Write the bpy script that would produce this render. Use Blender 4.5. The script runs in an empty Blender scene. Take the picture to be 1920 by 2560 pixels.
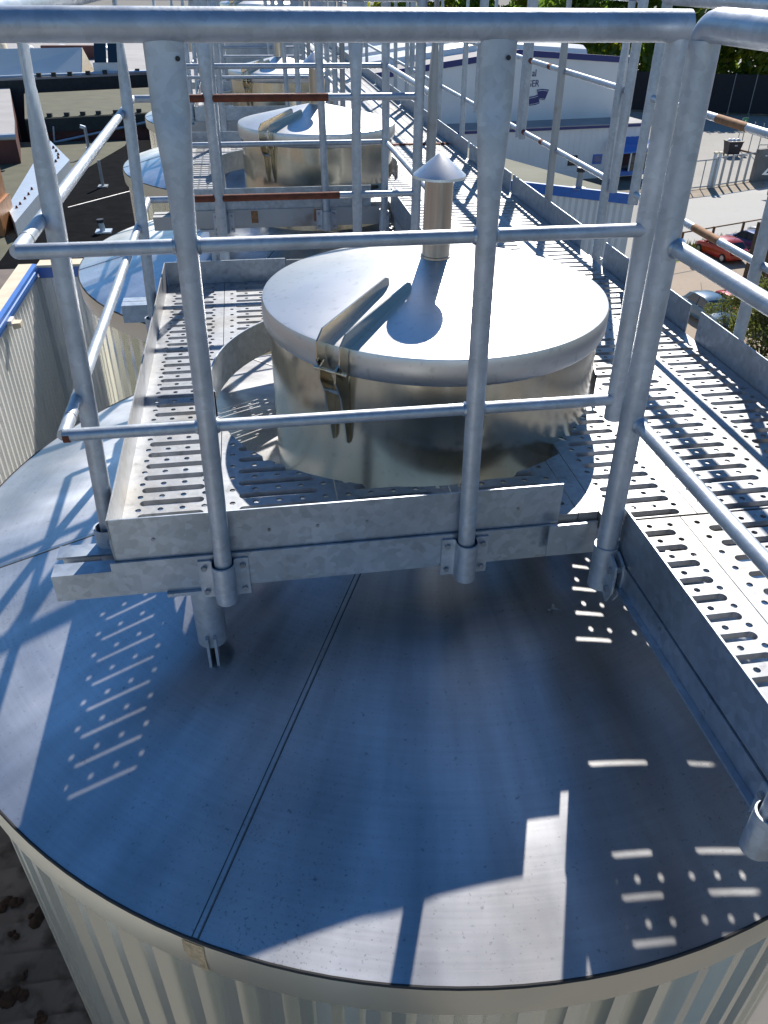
import bpy, bmesh, math, random
from mathutils import Vector, Matrix
S = bpy.context.scene
COL = S.collection
R = math.radians
random.seed(7)

# ------------------------------------------------------------------ camera
F, CX, CY = 1960.0, 960.0, 1280.0            # focal length and centre, in pixels of the 1920x2560 photo
CAM = Vector((0, 0, 1.179))
def _n(v): return Vector(v).normalized()
_y = _n((577 - CX, -80 - CY, F))
_x = Vector((15000 - CX, 100 - CY, F)); _x = (_x - _y * _x.dot(_y)).normalized()
_z = _x.cross(_y)
if _z.y > 0: _z = -_z
RW = Matrix((_x, _y, _z))                     # world <- camera (right, down, forward)
cd = bpy.data.cameras.new('camera'); co = bpy.data.objects.new('camera', cd); COL.objects.link(co)
right, down, fwd = RW.col[0], RW.col[1], RW.col[2]
co.matrix_world = Matrix.Translation(CAM) @ Matrix((right, -down, -fwd)).transposed().to_4x4()
cd.sensor_fit = 'VERTICAL'; cd.sensor_height = 36.0; cd.lens = F / 2560 * 36.0
cd.clip_start = 0.05; cd.clip_end = 2000
S.camera = co
def ray(px, py): return (RW @ Vector((px - CX, py - CY, F))).normalized()
def at(px, py, z):                            # where a pixel's line of sight meets the level z
    r = ray(px, py); return CAM + r * ((z - CAM.z) / r.z)
def atp(px, py, P, n):                        # ... meets a vertical plane
    r = ray(px, py); return CAM + r * ((Vector(P) - CAM).dot(n) / r.dot(n))

# ------------------------------------------------------------------ light
SUN_EL, SUN_AZ = R(39.0), R(20.5)             # azimuth from +Y towards +X
sdir = Vector((math.sin(SUN_AZ) * math.cos(SUN_EL), math.cos(SUN_AZ) * math.cos(SUN_EL), math.sin(SUN_EL)))
W = bpy.data.worlds.new('World'); S.world = W; W.use_nodes = True
wn = W.node_tree; bg = wn.nodes['Background']
sky = wn.nodes.new('ShaderNodeTexSky'); sky.sky_type = 'NISHITA'; sky.sun_disc = False
sky.sun_elevation = SUN_EL; sky.sun_rotation = SUN_AZ; sky.air_density = 1.0; sky.dust_density = 0.05; sky.ozone_density = 4.0
hs_ = wn.nodes.new('ShaderNodeHueSaturation'); hs_.inputs['Saturation'].default_value = 1.2
wn.links.new(sky.outputs[0], hs_.inputs['Color']); wn.links.new(hs_.outputs[0], bg.inputs[0]); bg.inputs[1].default_value = 0.078
sd = bpy.data.lights.new('sun', 'SUN'); sd.energy = 4.8; sd.angle = R(0.5); sd.color = (1.0, 0.94, 0.85)
so = bpy.data.objects.new('sun', sd); COL.objects.link(so); so.rotation_euler = sdir.to_track_quat('Z', 'Y').to_euler()
S.view_settings.view_transform = 'Standard'; S.view_settings.look = 'None'
S.view_settings.exposure = 0.60; S.view_settings.gamma = 1.0
S.render.engine = 'CYCLES'

# ------------------------------------------------------------------ materials
def mat(name, base, rough=0.5, metal=0.0, var=0.0, vscale=4.0, col2=None, c2scale=3.0, c2lo=0.5, c2hi=0.7,
        spangle=0.0, spscale=70.0, speck=0.0, speckscale=90.0, bump=0.0, bscale=40.0, spec=0.5, stretch=None, coat=0.0,
        brick=None, objco=False, rvar=0.0):
    m = bpy.data.materials.new(name); m.use_nodes = True
    nt = m.node_tree; N = nt.nodes; L = nt.links
    b = N['Principled BSDF']; b.inputs['Roughness'].default_value = rough; b.inputs['Metallic'].default_value = metal
    b.inputs['Specular IOR Level'].default_value = spec; b.inputs['Coat Weight'].default_value = coat
    g = N.new('ShaderNodeNewGeometry'); vec = g.outputs['Position']
    if objco:
        g = N.new('ShaderNodeTexCoord'); vec = g.outputs['Object']
    if stretch:
        mp = N.new('ShaderNodeMapping'); mp.inputs['Scale'].default_value = stretch; L.new(vec, mp.inputs[0]); vec = mp.outputs[0]
    cur = None
    rgb = N.new('ShaderNodeRGB'); rgb.outputs[0].default_value = (*base, 1); cur = rgb.outputs[0]
    def noise(scale, det=4.0):
        t = N.new('ShaderNodeTexNoise'); t.inputs['Scale'].default_value = scale; t.inputs['Detail'].default_value = det
        L.new(vec, t.inputs['Vector']); return t.outputs['Fac']
    def ramp(fac, lo, hi, a=0.0, c=1.0):
        r = N.new('ShaderNodeMapRange'); r.inputs['From Min'].default_value = lo; r.inputs['From Max'].default_value = hi
        r.inputs['To Min'].default_value = a; r.inputs['To Max'].default_value = c; L.new(fac, r.inputs[0]); return r.outputs[0]
    def mul(colr, f):
        x = N.new('ShaderNodeMix'); x.data_type = 'RGBA'; x.blend_type = 'MULTIPLY'; x.inputs[0].default_value = 1.0
        c = N.new('ShaderNodeCombineColor'); [L.new(f, c.inputs[i]) for i in range(3)]
        L.new(colr, x.inputs[6]); L.new(c.outputs[0], x.inputs[7]); return x.outputs[2]
    if col2:
        x = N.new('ShaderNodeMix'); x.data_type = 'RGBA'; L.new(ramp(noise(c2scale, 6), c2lo, c2hi), x.inputs[0])
        L.new(cur, x.inputs[6]); x.inputs[7].default_value = (*col2, 1); cur = x.outputs[2]
    if var: cur = mul(cur, ramp(noise(vscale), 0.3, 0.7, 1 - var, 1 + var))
    if spangle:
        v = N.new('ShaderNodeTexVoronoi'); v.inputs['Scale'].default_value = spscale; L.new(vec, v.inputs['Vector'])
        s = N.new('ShaderNodeSeparateColor'); L.new(v.outputs['Color'], s.inputs[0])
        cur = mul(cur, ramp(s.outputs[0], 0, 1, 1 - spangle, 1 + spangle))
    if speck: cur = mul(cur, ramp(noise(speckscale, 3), 0.30, 0.42, 1 - speck, 1.0))
    if brick:
        bt = N.new('ShaderNodeTexBrick'); bt.inputs['Scale'].default_value = brick
        bt.inputs['Color1'].default_value = (*base, 1); bt.inputs['Color2'].default_value = (*[c * .75 for c in base], 1)
        bt.inputs['Mortar'].default_value = (.3, .28, .26, 1); L.new(vec, bt.inputs['Vector']); cur = bt.outputs[0]
    L.new(cur, b.inputs['Base Color'])
    if rvar: L.new(ramp(noise(vscale * 1.7), 0.3, 0.7, rough - rvar, rough + rvar), b.inputs['Roughness'])
    if bump:
        bp = N.new('ShaderNodeBump'); bp.inputs['Strength'].default_value = bump; bp.inputs['Distance'].default_value = 0.01
        L.new(noise(bscale), bp.inputs['Height']); L.new(bp.outputs[0], b.inputs['Normal'])
    return m
M = {}
M['galv'] = mat('galvanized_steel', (.45, .49, .545), .48, .65, var=.13, vscale=9, spangle=.075, spscale=75, rvar=.08, bump=.05, bscale=120)
M['galv_plate'] = mat('galvanized_plate', (.40, .45, .51), .40, .82, var=.12, vscale=5, spangle=.12, spscale=52, rvar=.08, speck=.12, speckscale=24)
M['galv_pale'] = mat('galvanized_deck', (.31, .325, .35), .46, .55, var=.12, vscale=14, spangle=.08, spscale=60, speck=.25, speckscale=30, col2=(.28, .27, .255), c2scale=3, c2lo=.48, c2hi=.7)
M['zinc_dirty'] = mat('weathered_zinc', (.40, .40, .40), .55, .4, col2=(.25, .17, .12), c2scale=6, c2lo=.55, c2hi=.75, var=.15)
M['rust'] = mat('rusty_steel', (.16, .045, .022), .8, .1, var=.3, vscale=25, bump=.2, bscale=90)
M['rust_run'] = mat('rust_runoff', (.50, .39, .24), .5, .45, var=.35, vscale=90)
M['rust_light'] = mat('rust_stain', (.30, .15, .07), .8, .1, var=.3, vscale=40)
M['stainless'] = mat('stainless_sheet', (.68, .61, .48), .20, 1.0, var=.02, vscale=3, rvar=.015, speck=.10, speckscale=45)
M['pipe'] = mat('weathered_pipe', (.42, .37, .33), .28, 1.0, var=.25, vscale=30, stretch=(1, 1, .06), col2=(.62, .58, .52), c2scale=22, c2lo=.45, c2hi=.6)
M['stainless_lid'] = mat('stainless_lid', (.68, .68, .68), .37, .95, var=.02, vscale=3, rvar=.015, speck=.14, speckscale=42)
M['rim'] = mat('rim_band', (.76, .70, .57), .33, .75, var=.03, vscale=2)
M['gasket'] = mat('black_sealant', (.03, .03, .032), .8, var=.3)
M['joint'] = mat('seam_dirt', (.10, .10, .105), .7, .2, var=.3, vscale=20)
M['clad'] = mat('cream_cladding', (.84, .81, .69), .22, .75, var=.03, vscale=1.5)
M['wall_rib'] = mat('ribbed_white_wall', (.86, .865, .855), .5, 0, var=.05, vscale=2)
M['white_wall'] = mat('white_sheet_wall', (.74, .74, .74), .55, 0, var=.05, vscale=.5)
M['blue'] = mat('blue_trim', (.04, .16, .52), .4, 0, var=.1)
M['navy'] = mat('navy_paint', (.02, .03, .16), .4)
M['cream'] = mat('cream_coping', (.66, .58, .44), .7, var=.12, vscale=6)
M['roof_shade'] = mat('shaded_roof_felt', (.007, .0075, .009), .9, var=.35, vscale=2.5, bump=.3, bscale=20, spec=.02)  # felt coloured near black to stand in for shade on the roof
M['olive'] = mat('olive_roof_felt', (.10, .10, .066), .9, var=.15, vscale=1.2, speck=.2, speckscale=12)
M['olive_pale'] = mat('pale_roof_felt', (.18, .18, .135), .9, var=.12, vscale=.6)
M['grey_roof'] = mat('grey_roof_felt', (.34, .33, .33), .85, var=.1, vscale=.6, speck=.15, speckscale=8)
M['brown_roof'] = mat('brown_roof_felt', (.17, .14, .125), .9, var=.2, vscale=4)
M['moss_roof'] = mat('mossy_cement_sheet', (.11, .10, .095), .95, var=.3, vscale=3, col2=(.035, .03, .026), c2scale=5, c2lo=.5, c2hi=.65)
M['moss'] = mat('brown_moss', (.028, .015, .010), 1.0, var=.4, vscale=30)
M['maroon'] = mat('maroon_wall', (.10, .035, .03), .7, var=.2, vscale=1.5)
M['dark'] = mat('dark_wall', (.03, .035, .035), .8, var=.2)
M['copper'] = mat('copper_sheet', (.33, .16, .07), .5, .4, var=.2, vscale=5)
M['zincsheet'] = mat('zinc_coping', (.45, .52, .60), .45, .5, var=.06)
M['glass'] = mat('window_glass', (.02, .03, .04), .08, 0, spec=.8)
M['glass_blue'] = mat('blue_window_glass', (.04, .10, .28), .1, 0, spec=.8)
M['dome'] = mat('acrylic_dome', (.8, .8, .8), .25, 0)
M['ground'] = mat('dark_ground', (.15, .142, .13), .95, var=.2, vscale=.3)
M['asphalt'] = mat('yard_asphalt', (.30, .29, .27), .9, var=.08, vscale=.15, speck=.2, speckscale=3)
M['road'] = mat('pale_road', (.40, .395, .375), .9, var=.05, vscale=.12, stretch=(.25, 1.2, 1), speck=.1, speckscale=6)
M['lot'] = mat('tan_parking_asphalt', (.33, .265, .205), .9, var=.06, vscale=.4, speck=.15, speckscale=4)
M['verge'] = mat('tan_verge', (.30, .25, .19), .95, var=.2, vscale=1.5)
M['soil'] = mat('ground_soil', (.16, .14, .11), .95, var=.25, vscale=.3)
M['grass'] = mat('dry_grass', (.22, .24, .06), .9, var=.3, vscale=2)
M['steel_grey'] = mat('grey_painted_steel', (.30, .32, .34), .45, .3)
M['fence_dark'] = mat('dark_screen_mesh', (.012, .013, .018), .8, var=.2)
M['concrete'] = mat('concrete_wall', (.17, .165, .16), .9, var=.15, vscale=1)
M['black'] = mat('black_plastic', (.02, .02, .03), .5)
M['tyre'] = mat('tyre_rubber', (.015, .015, .015), .85)
M['alu'] = mat('alloy_rim', (.5, .5, .52), .35, .8)
M['lamp_clear'] = mat('headlamp', (.7, .72, .75), .15, .3)
M['lamp_red'] = mat('tail_lamp', (.25, .01, .01), .2)
M['plate'] = mat('number_plate', (.7, .7, .7), .5)
M['sign_green'] = mat('green_sign', (.02, .20, .10), .5)
M['sign_white'] = mat('white_marking', (.8, .8, .8), .5)
M['yellow'] = mat('yellow_marking', (.65, .38, .03), .5)
M['wood'] = mat('brown_timber', (.17, .08, .03), .8, var=.25, vscale=8)
M['pink'] = mat('pink_panel', (.6, .22, .19), .6)
M['bark'] = mat('bark', (.06, .045, .03), .95, var=.3)
M['leaf_a'] = mat('leaf_green', (.075, .13, .022), .5, var=.45, vscale=.8, spec=.4)
M['leaf_b'] = mat('leaf_yellow_green', (.13, .15, .018), .5, var=.4, vscale=1.2, spec=.4)
M['leaf_c'] = mat('leaf_deep_green', (.05, .068, .02), .42, var=.4, vscale=6, spec=.5)

def roof_metal():                              # tank roof: mill-finish sheet, brushed in rings, dirty specks and streaks
    m = bpy.data.materials.new('brushed_tank_roof'); m.use_nodes = True
    nt = m.node_tree; N = nt.nodes; L = nt.links; b = N['Principled BSDF']
    tc = N.new('ShaderNodeTexCoord'); sp = N.new('ShaderNodeSeparateXYZ'); L.new(tc.outputs['Object'], sp.inputs[0])
    def math_(op, a, c=None):
        n = N.new('ShaderNodeMath'); n.operation = op
        for i, v in enumerate((a, c)):
            if v is None: continue
            if isinstance(v, (int, float)): n.inputs[i].default_value = v
            else: L.new(v, n.inputs[i])
        return n.outputs[0]
    r = math_('SQRT', math_('ADD', math_('MULTIPLY', sp.outputs[0], sp.outputs[0]), math_('MULTIPLY', sp.outputs[1], sp.outputs[1])))
    ang = math_('ARCTAN2', sp.outputs[1], sp.outputs[0])
    def comb(a, c):
        n = N.new('ShaderNodeCombineXYZ'); L.new(a, n.inputs[0]); L.new(c, n.inputs[1]); return n.outputs[0]
    def noise(vec, scale, det=3):
        t = N.new('ShaderNodeTexNoise'); t.inputs['Scale'].default_value = scale; t.inputs['Detail'].default_value = det; L.new(vec, t.inputs['Vector']); return t.outputs['Fac']
    def rng(f, a, c, lo, hi):
        n = N.new('ShaderNodeMapRange'); L.new(f, n.inputs[0])
        for i, v in enumerate((a, c, lo, hi)): n.inputs[1 + i].default_value = v
        return n.outputs[0]
    brush = noise(comb(math_('MULTIPLY', r, 90), math_('MULTIPLY', ang, 3)), 1.0, 4)
    streak = noise(comb(math_('MULTIPLY', r, .6), math_('MULTIPLY', ang, 5)), 2.0, 4)
    big = noise(tc.outputs['Object'], 2.2, 5)
    spk = noise(tc.outputs['Object'], 150, 5)
    spk2 = noise(tc.outputs['Object'], 60, 6)
    f = math_('MULTIPLY', rng(brush, .3, .7, .95, 1.05), rng(streak, .3, .7, .70, 1.08))
    f = math_('MULTIPLY', f, rng(big, .3, .7, .76, 1.12))
    dm_ = rng(noise(tc.outputs['Object'], 1.3, 3), .42, .62, 0, 1)
    dirt = math_('MULTIPLY', rng(math_('ADD', spk, math_('MULTIPLY', dm_, -.06)), .25, .36, .6, 1), rng(spk2, .24, .34, .6, 1))
    f = math_('MULTIPLY', f, dirt)
    st = math_('MULTIPLY', rng(noise(tc.outputs['Object'], 1.7, 6), .50, .66, 0, 1), rng(streak, .35, .6, .5, 1))
    cc = N.new('ShaderNodeCombineColor')
    for i, (k, q_) in enumerate(((.66, .30), (.665, .275), (.69, .25))): L.new(math_('MULTIPLY', f, rng(st, 0, 1, k, k * .55 + q_ * .45)), cc.inputs[i])
    L.new(cc.outputs[0], b.inputs['Base Color'])
    b.inputs['Metallic'].default_value = .93
    b.inputs['Anisotropic'].default_value = .65; tg = N.new('ShaderNodeTangent'); tg.direction_type = 'RADIAL'; tg.axis = 'Z'; L.new(tg.outputs[0], b.inputs['Tangent']); b.inputs['Anisotropic Rotation'].default_value = .25
    L.new(rng(big, .3, .7, .30, .40), b.inputs['Roughness'])
    bp = N.new('ShaderNodeBump'); bp.inputs['Strength'].default_value = .05; bp.inputs['Distance'].default_value = .002
    L.new(brush, bp.inputs['Height']); L.new(bp.outputs[0], b.inputs['Normal'])
    return m
M['roof'] = roof_metal()
for k_, tr_ in (('leaf_a', (.22, .36, .04)), ('leaf_b', (.45, .48, .04)), ('leaf_c', (.16, .19, .04))):   # leaves let some light through
    nt = M[k_].node_tree; p_ = nt.nodes['Principled BSDF']; tl_ = nt.nodes.new('ShaderNodeBsdfTranslucent'); tl_.inputs[0].default_value = (*tr_, 1)
    mx = nt.nodes.new('ShaderNodeMixShader'); mx.inputs[0].default_value = .5; nt.links.new(p_.outputs[0], mx.inputs[1]); nt.links.new(tl_.outputs[0], mx.inputs[2])
    nt.links.new(mx.outputs[0], nt.nodes['Material Output'].inputs[0])

# ------------------------------------------------------------------ mesh helpers
class MB:
    def __init__(s): s.v = []; s.f = []
    def add(s, vs, fs):
        o = len(s.v); s.v += [tuple(v) for v in vs]; s.f += [tuple(i + o for i in f) for f in fs]; return s
    def box(s, x0, x1, y0, y1, z0, z1):
        return s.add([(x, y, z) for z in (z0, z1) for y in (y0, y1) for x in (x0, x1)],
                     [(0, 2, 3, 1), (4, 5, 7, 6), (0, 1, 5, 4), (2, 6, 7, 3), (0, 4, 6, 2), (1, 3, 7, 5)])
    def tube(s, a, b, r, n=16, r2=None, caps=True):
        a, b = Vector(a), Vector(b); d = (b - a).normalized(); r2 = r if r2 is None else r2
        u = d.orthogonal().normalized(); w = d.cross(u); vs = []
        for p, q in ((a, r), (b, r2)):
            vs += [p + (u * math.cos(t) + w * math.sin(t)) * q for t in (2 * math.pi * i / n for i in range(n))]
        fs = [(i, (i + 1) % n, n + (i + 1) % n, n + i) for i in range(n)]
        if caps: fs += [tuple(range(n - 1, -1, -1)), tuple(range(n, 2 * n))]
        return s.add(vs, fs)
    def loft(s, rings, caps=True, closed=True):
        n = len(rings[0]); vs = [p for r in rings for p in r]; fs = []
        for k in range(len(rings) - 1):
            for i in range(n if closed else n - 1):
                j = (i + 1) % n; fs.append((k * n + i, k * n + j, (k + 1) * n + j, (k + 1) * n + i))
        if caps: fs += [tuple(range(n - 1, -1, -1)), tuple(range((len(rings) - 1) * n, len(rings) * n))]
        return s.add(vs, fs)
    def lathe(s, prof, c, n=96, a0=0.0, a1=2 * math.pi, fr=None):
        full = abs(a1 - a0 - 2 * math.pi) < 1e-6; m = n if full else n + 1; vs = []; fs = []; k = len(prof)
        for i in range(m):
            t = a0 + (a1 - a0) * i / n; ca, sa = math.cos(t), math.sin(t)
            for r, z in prof: vs.append((c[0] + r * ca, c[1] + r * sa, c[2] + z))
        for i in range(n):
            j = (i + 1) % m
            for q in range(k - 1): fs.append((i * k + q, j * k + q, j * k + q + 1, i * k + q + 1))
        return s.add(vs, fs)
    def prism(s, poly, z0, z1):               # plan polygon, vertical sides
        n = len(poly); vs = [(p[0], p[1], z0) for p in poly] + [(p[0], p[1], z1) for p in poly]
        return s.add(vs, [tuple(range(n - 1, -1, -1)), tuple(range(n, 2 * n))] + [(i, (i + 1) % n, n + (i + 1) % n, n + i) for i in range(n)])
    def build(s, name, m, parent=None, smooth=False, origin=None, recalc=True, angle=40):
        me = bpy.data.meshes.new(name); o_ = Vector(origin) if origin else Vector((0, 0, 0))
        me.from_pydata([Vector(v) - o_ for v in s.v], [], s.f)
        if recalc:
            bm = bmesh.new(); bm.from_mesh(me); bmesh.ops.recalc_face_normals(bm, faces=bm.faces); bm.to_mesh(me); bm.free()
        if smooth:
            me.shade_smooth()
            try: me.set_sharp_from_angle(angle=R(angle))
            except Exception: pass
        me.materials.append(m); me.update()
        o = bpy.data.objects.new(name, me); COL.objects.link(o); o.location = o_
        if parent is not None:
            o.parent = parent; o.matrix_parent_inverse = Matrix.Translation(-Vector(parent.location))   # builders work in world coordinates
        return o
def thing(name, label, cat, loc=(0, 0, 0), group=None):
    o = bpy.data.objects.new(name, None); o.empty_display_size = .2; COL.objects.link(o); o.location = loc
    return tag(o, label, cat, group)
def tag(o, label, cat, group=None):
    o['label'] = label; o['category'] = cat
    if group: o['group'] = group
    return o
def struct(o): o['kind'] = 'structure'; return o
def copy_tree(o, parent=None, off=None, label=None):
    c = o.copy(); COL.objects.link(c)
    if parent is not None: c.parent = parent
    if off is not None: c.location = Vector(o.location) + Vector(off)
    if label: c['label'] = label
    for ch in [x for x in COL.objects if x.parent == o]: copy_tree(ch, c)
    return c

# ------------------------------------------------------------------ ground
GZ = -13.0
def flat(name, pts, z, m):
    b = MB(); b.add([(p[0], p[1], z) for p in pts], [tuple(range(len(pts)))]); return struct(b.build(name, m, recalc=False))
flat('ground', [(-900, -300), (900, -300), (900, 1200), (-900, 1200)], GZ, M['ground'])
def gpx(l, z=GZ): return [at(px, py, z) for px, py in l]

# ------------------------------------------------------------------ tanks
TS = 3.415
def tank_c(k): return (.558 - .072 * k, 2.41 + TS * k)
RIMZ, APEX, RT = -.54, -.120, 1.70
_s = at(495, 2332, RIMZ); SEAM0 = math.atan2(_s.y - 2.41, _s.x - .558)
_s = at(100, 1321, -.36); SEAM1 = math.atan2(_s.y - 2.41, _s.x - .558)
tank_labels = ['nearest round tank with a shaded brushed metal roof filling the foreground',
               'second round tank, its blue roof and brown rim showing left of the platform',
               'third round tank, small blue roof edge peeking between the left railing posts',
               'farthest round tank at the end of the walkway with a tall plain grey hatch neck']
def make_tank(k):
    cx, cy = tank_c(k)
    t = thing('storage_tank', tank_labels[k], 'tank', (cx, cy, GZ), 'row of round tanks under the walkway')
    seg = 160 if k == 0 else 96
    b = MB().lathe([(0.001, APEX), (.5, APEX - .5 * .2471), (1.2, APEX - 1.2 * .2471), (RT, RIMZ), (RT + .002, RIMZ - .012)], (cx, cy, 0), seg)
    b.build('roof', M['roof'], t, smooth=True, origin=(cx, cy, 0), angle=60)
    b = MB().lathe([(RT - .003, RIMZ + .0025), (RT + .001, RIMZ + .002), (RT + .0035, RIMZ - .003), (RT + .003, RIMZ - .005)], (cx, cy, 0), seg)
    b.build('seal_strip', M['gasket'], t, smooth=True)
    b = MB().lathe([(RT + .0032, RIMZ - .0045), (RT + .005, RIMZ - .055), (RT + .001, RIMZ - .118), (RT - .03, RIMZ - .121)], (cx, cy, 0), seg)
    b.build('rim_band', M['rim'], t, smooth=True)
    if k == 0:                                  # rusty run-off below the seam
        for a_, h_, w_ in ((SEAM0 - .004, .07, .010), (SEAM0 + .008, .10, .006), (SEAM0 - .0145, .045, .003)):
            MB().lathe([(RT + .0045, RIMZ - .008), (RT + .0058, RIMZ - .055), (RT + .0048, RIMZ - .012 - h_)], (cx, cy, 0), 4, a_ - w_, a_ + w_).build('rust_stain', M['rust_run'], t, smooth=True)
    n = 92; prof = []
    for i in range(n):
        for f, r in ((0, 0), (.30, 0), (.50, -.038), (.80, -.038)):
            prof.append((2 * math.pi * (i + f) / n, RT - .028 + r))
    rings = [[(cx + r * math.cos(a), cy + r * math.sin(a), z) for a, r in prof] for z in (RIMZ - .10, GZ)]
    MB().loft(rings, caps=False).build('cladding', M['clad'], t)
    sl = [SEAM0, SEAM1, SEAM1 - 1.3, SEAM1 - 2.6]
    for a in sl:
        b = MB(); ca, sa = math.cos(a), math.sin(a)
        for off, hw, hh, mm in ((0, .0062, .0030, 'roof'), (-.0078, .0016, .0012, 'joint'), (.0078, .0016, .0012, 'joint')):
            P = []
            for r in (.56, RT - .004):
                z = APEX - r * .2472
                for q, h in ((off - hw, -.002), (off - hw * .8, hh), (off + hw * .8, hh), (off + hw, -.002)):
                    P.append((cx + r * ca - q * sa, cy + r * sa + q * ca, z + h))
            b = MB().loft([P[:4], P[4:]])
            sm_ = b.build('roof_seam' if mm == 'roof' else 'seam_joint', M[mm], t, origin=(cx, cy, 0))
    # hatch
    zt = .338 if k < 3 else .80
    rr = .530; sc = 1.0 if k == 0 else .96; rr *= sc
    hb = MB().lathe([(rr, APEX - .17), (rr, zt - .06)], (cx, cy, 0), 96).build('hatch_neck', M['stainless'] if k < 3 else M['galv'], t, smooth=True)
    MB().lathe([(r_ * sc, z_) for r_, z_ in [(.001, zt + .115), (.02, zt + .113), (.30, zt + .055), (.532, zt + .004), (.545, zt), (.549, zt - .012), (.549, zt - .066), (.542, zt - .080), (.533, zt - .081)]],
               (cx, cy, 0), 96).build('lid', M['stainless_lid'], hb, smooth=True, angle=50)
    if k < 3:
        MB().lathe([(.043, zt + .05), (.043, zt + .345)], (cx, cy, 0), 32).build('vent_pipe', M['pipe'], hb, smooth=True)
        MB().lathe([(.0475, zt + .107), (.047, zt + .113), (.043, zt + .114)], (cx, cy, 0), 32).build('vent_collar', M['pipe'], hb, smooth=True)
        MB().lathe([(.001, zt + .405), (.012, zt + .40), (.078, zt + .347), (.079, zt + .340), (.04, zt + .338)], (cx, cy, 0), 40).build('vent_cap', M['stainless_lid'], hb, smooth=True, angle=35)
    # hinge: two upright leaves running in from the rim, and two lugs on the neck
    a = R(229); ca, sa = math.cos(a), math.sin(a)
    def leaf(pts, off, th=.005):
        pts = [(r * sc - .014, z) for r, z in pts]
        ring = lambda q: [(cx + r * ca - q * sa, cy + r * sa + q * ca, z) for r, z in pts]
        return MB().loft([ring(off - th / 2), ring(off + th / 2)])
    for off in (-.038, .038):
        pts = [(.23, zt + .07), (.235, zt + .092), (.25, zt + .098), (.572, zt + .048), (.60, zt + .02), (.605, zt - .03), (.59, zt - .07), (.565, zt - .095), (.565, zt - .005), (.545, zt + .002)]
        leaf(pts, off).build('hinge_leaf', M['stainless'], hb)
    for off in (-.026, .026):
        pts = [(.547, zt - .30), (.56, zt - .29), (.585, zt - .14), (.61, zt - .085), (.608, zt - .05), (.585, zt - .035), (.566, zt - .06), (.552, zt - .10), (.547, zt - .11)]
        leaf(pts, off, .006).build('hinge_lug', M['stainless'], hb)
    p = Vector((cx + .576 * sc * ca, cy + .576 * sc * sa, zt - .062)); q = Vector((-sa, ca, 0))
    MB().tube(p - q * .055, p + q * .055, .007, 10).build('hinge_pin', M['stainless'], hb, smooth=True)
    p2 = Vector((cx + .552 * sc * ca, cy + .552 * sc * sa, zt - .135))
    MB().tube(p2 - q * .026, p2 + q * .026, .006, 8).build('hinge_bar', M['galv'], hb, smooth=True)
    # small lifting eye at the back of the lid
    e = MB(); a2 = R(78)
    for i in range(8):
        t0, t1 = math.pi * i / 8, math.pi * (i + 1) / 8
        P = lambda t_: (cx + .44 * math.cos(a2) + .028 * math.cos(t_), cy + .44 * math.sin(a2), zt + .02 + .04 * math.sin(t_))
        e.tube(P(t0), P(t1), .005, 8)
    e.build('lifting_eye', M['stainless'], hb, smooth=True)
    return t
for k in range(4): make_tank(k)

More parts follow.
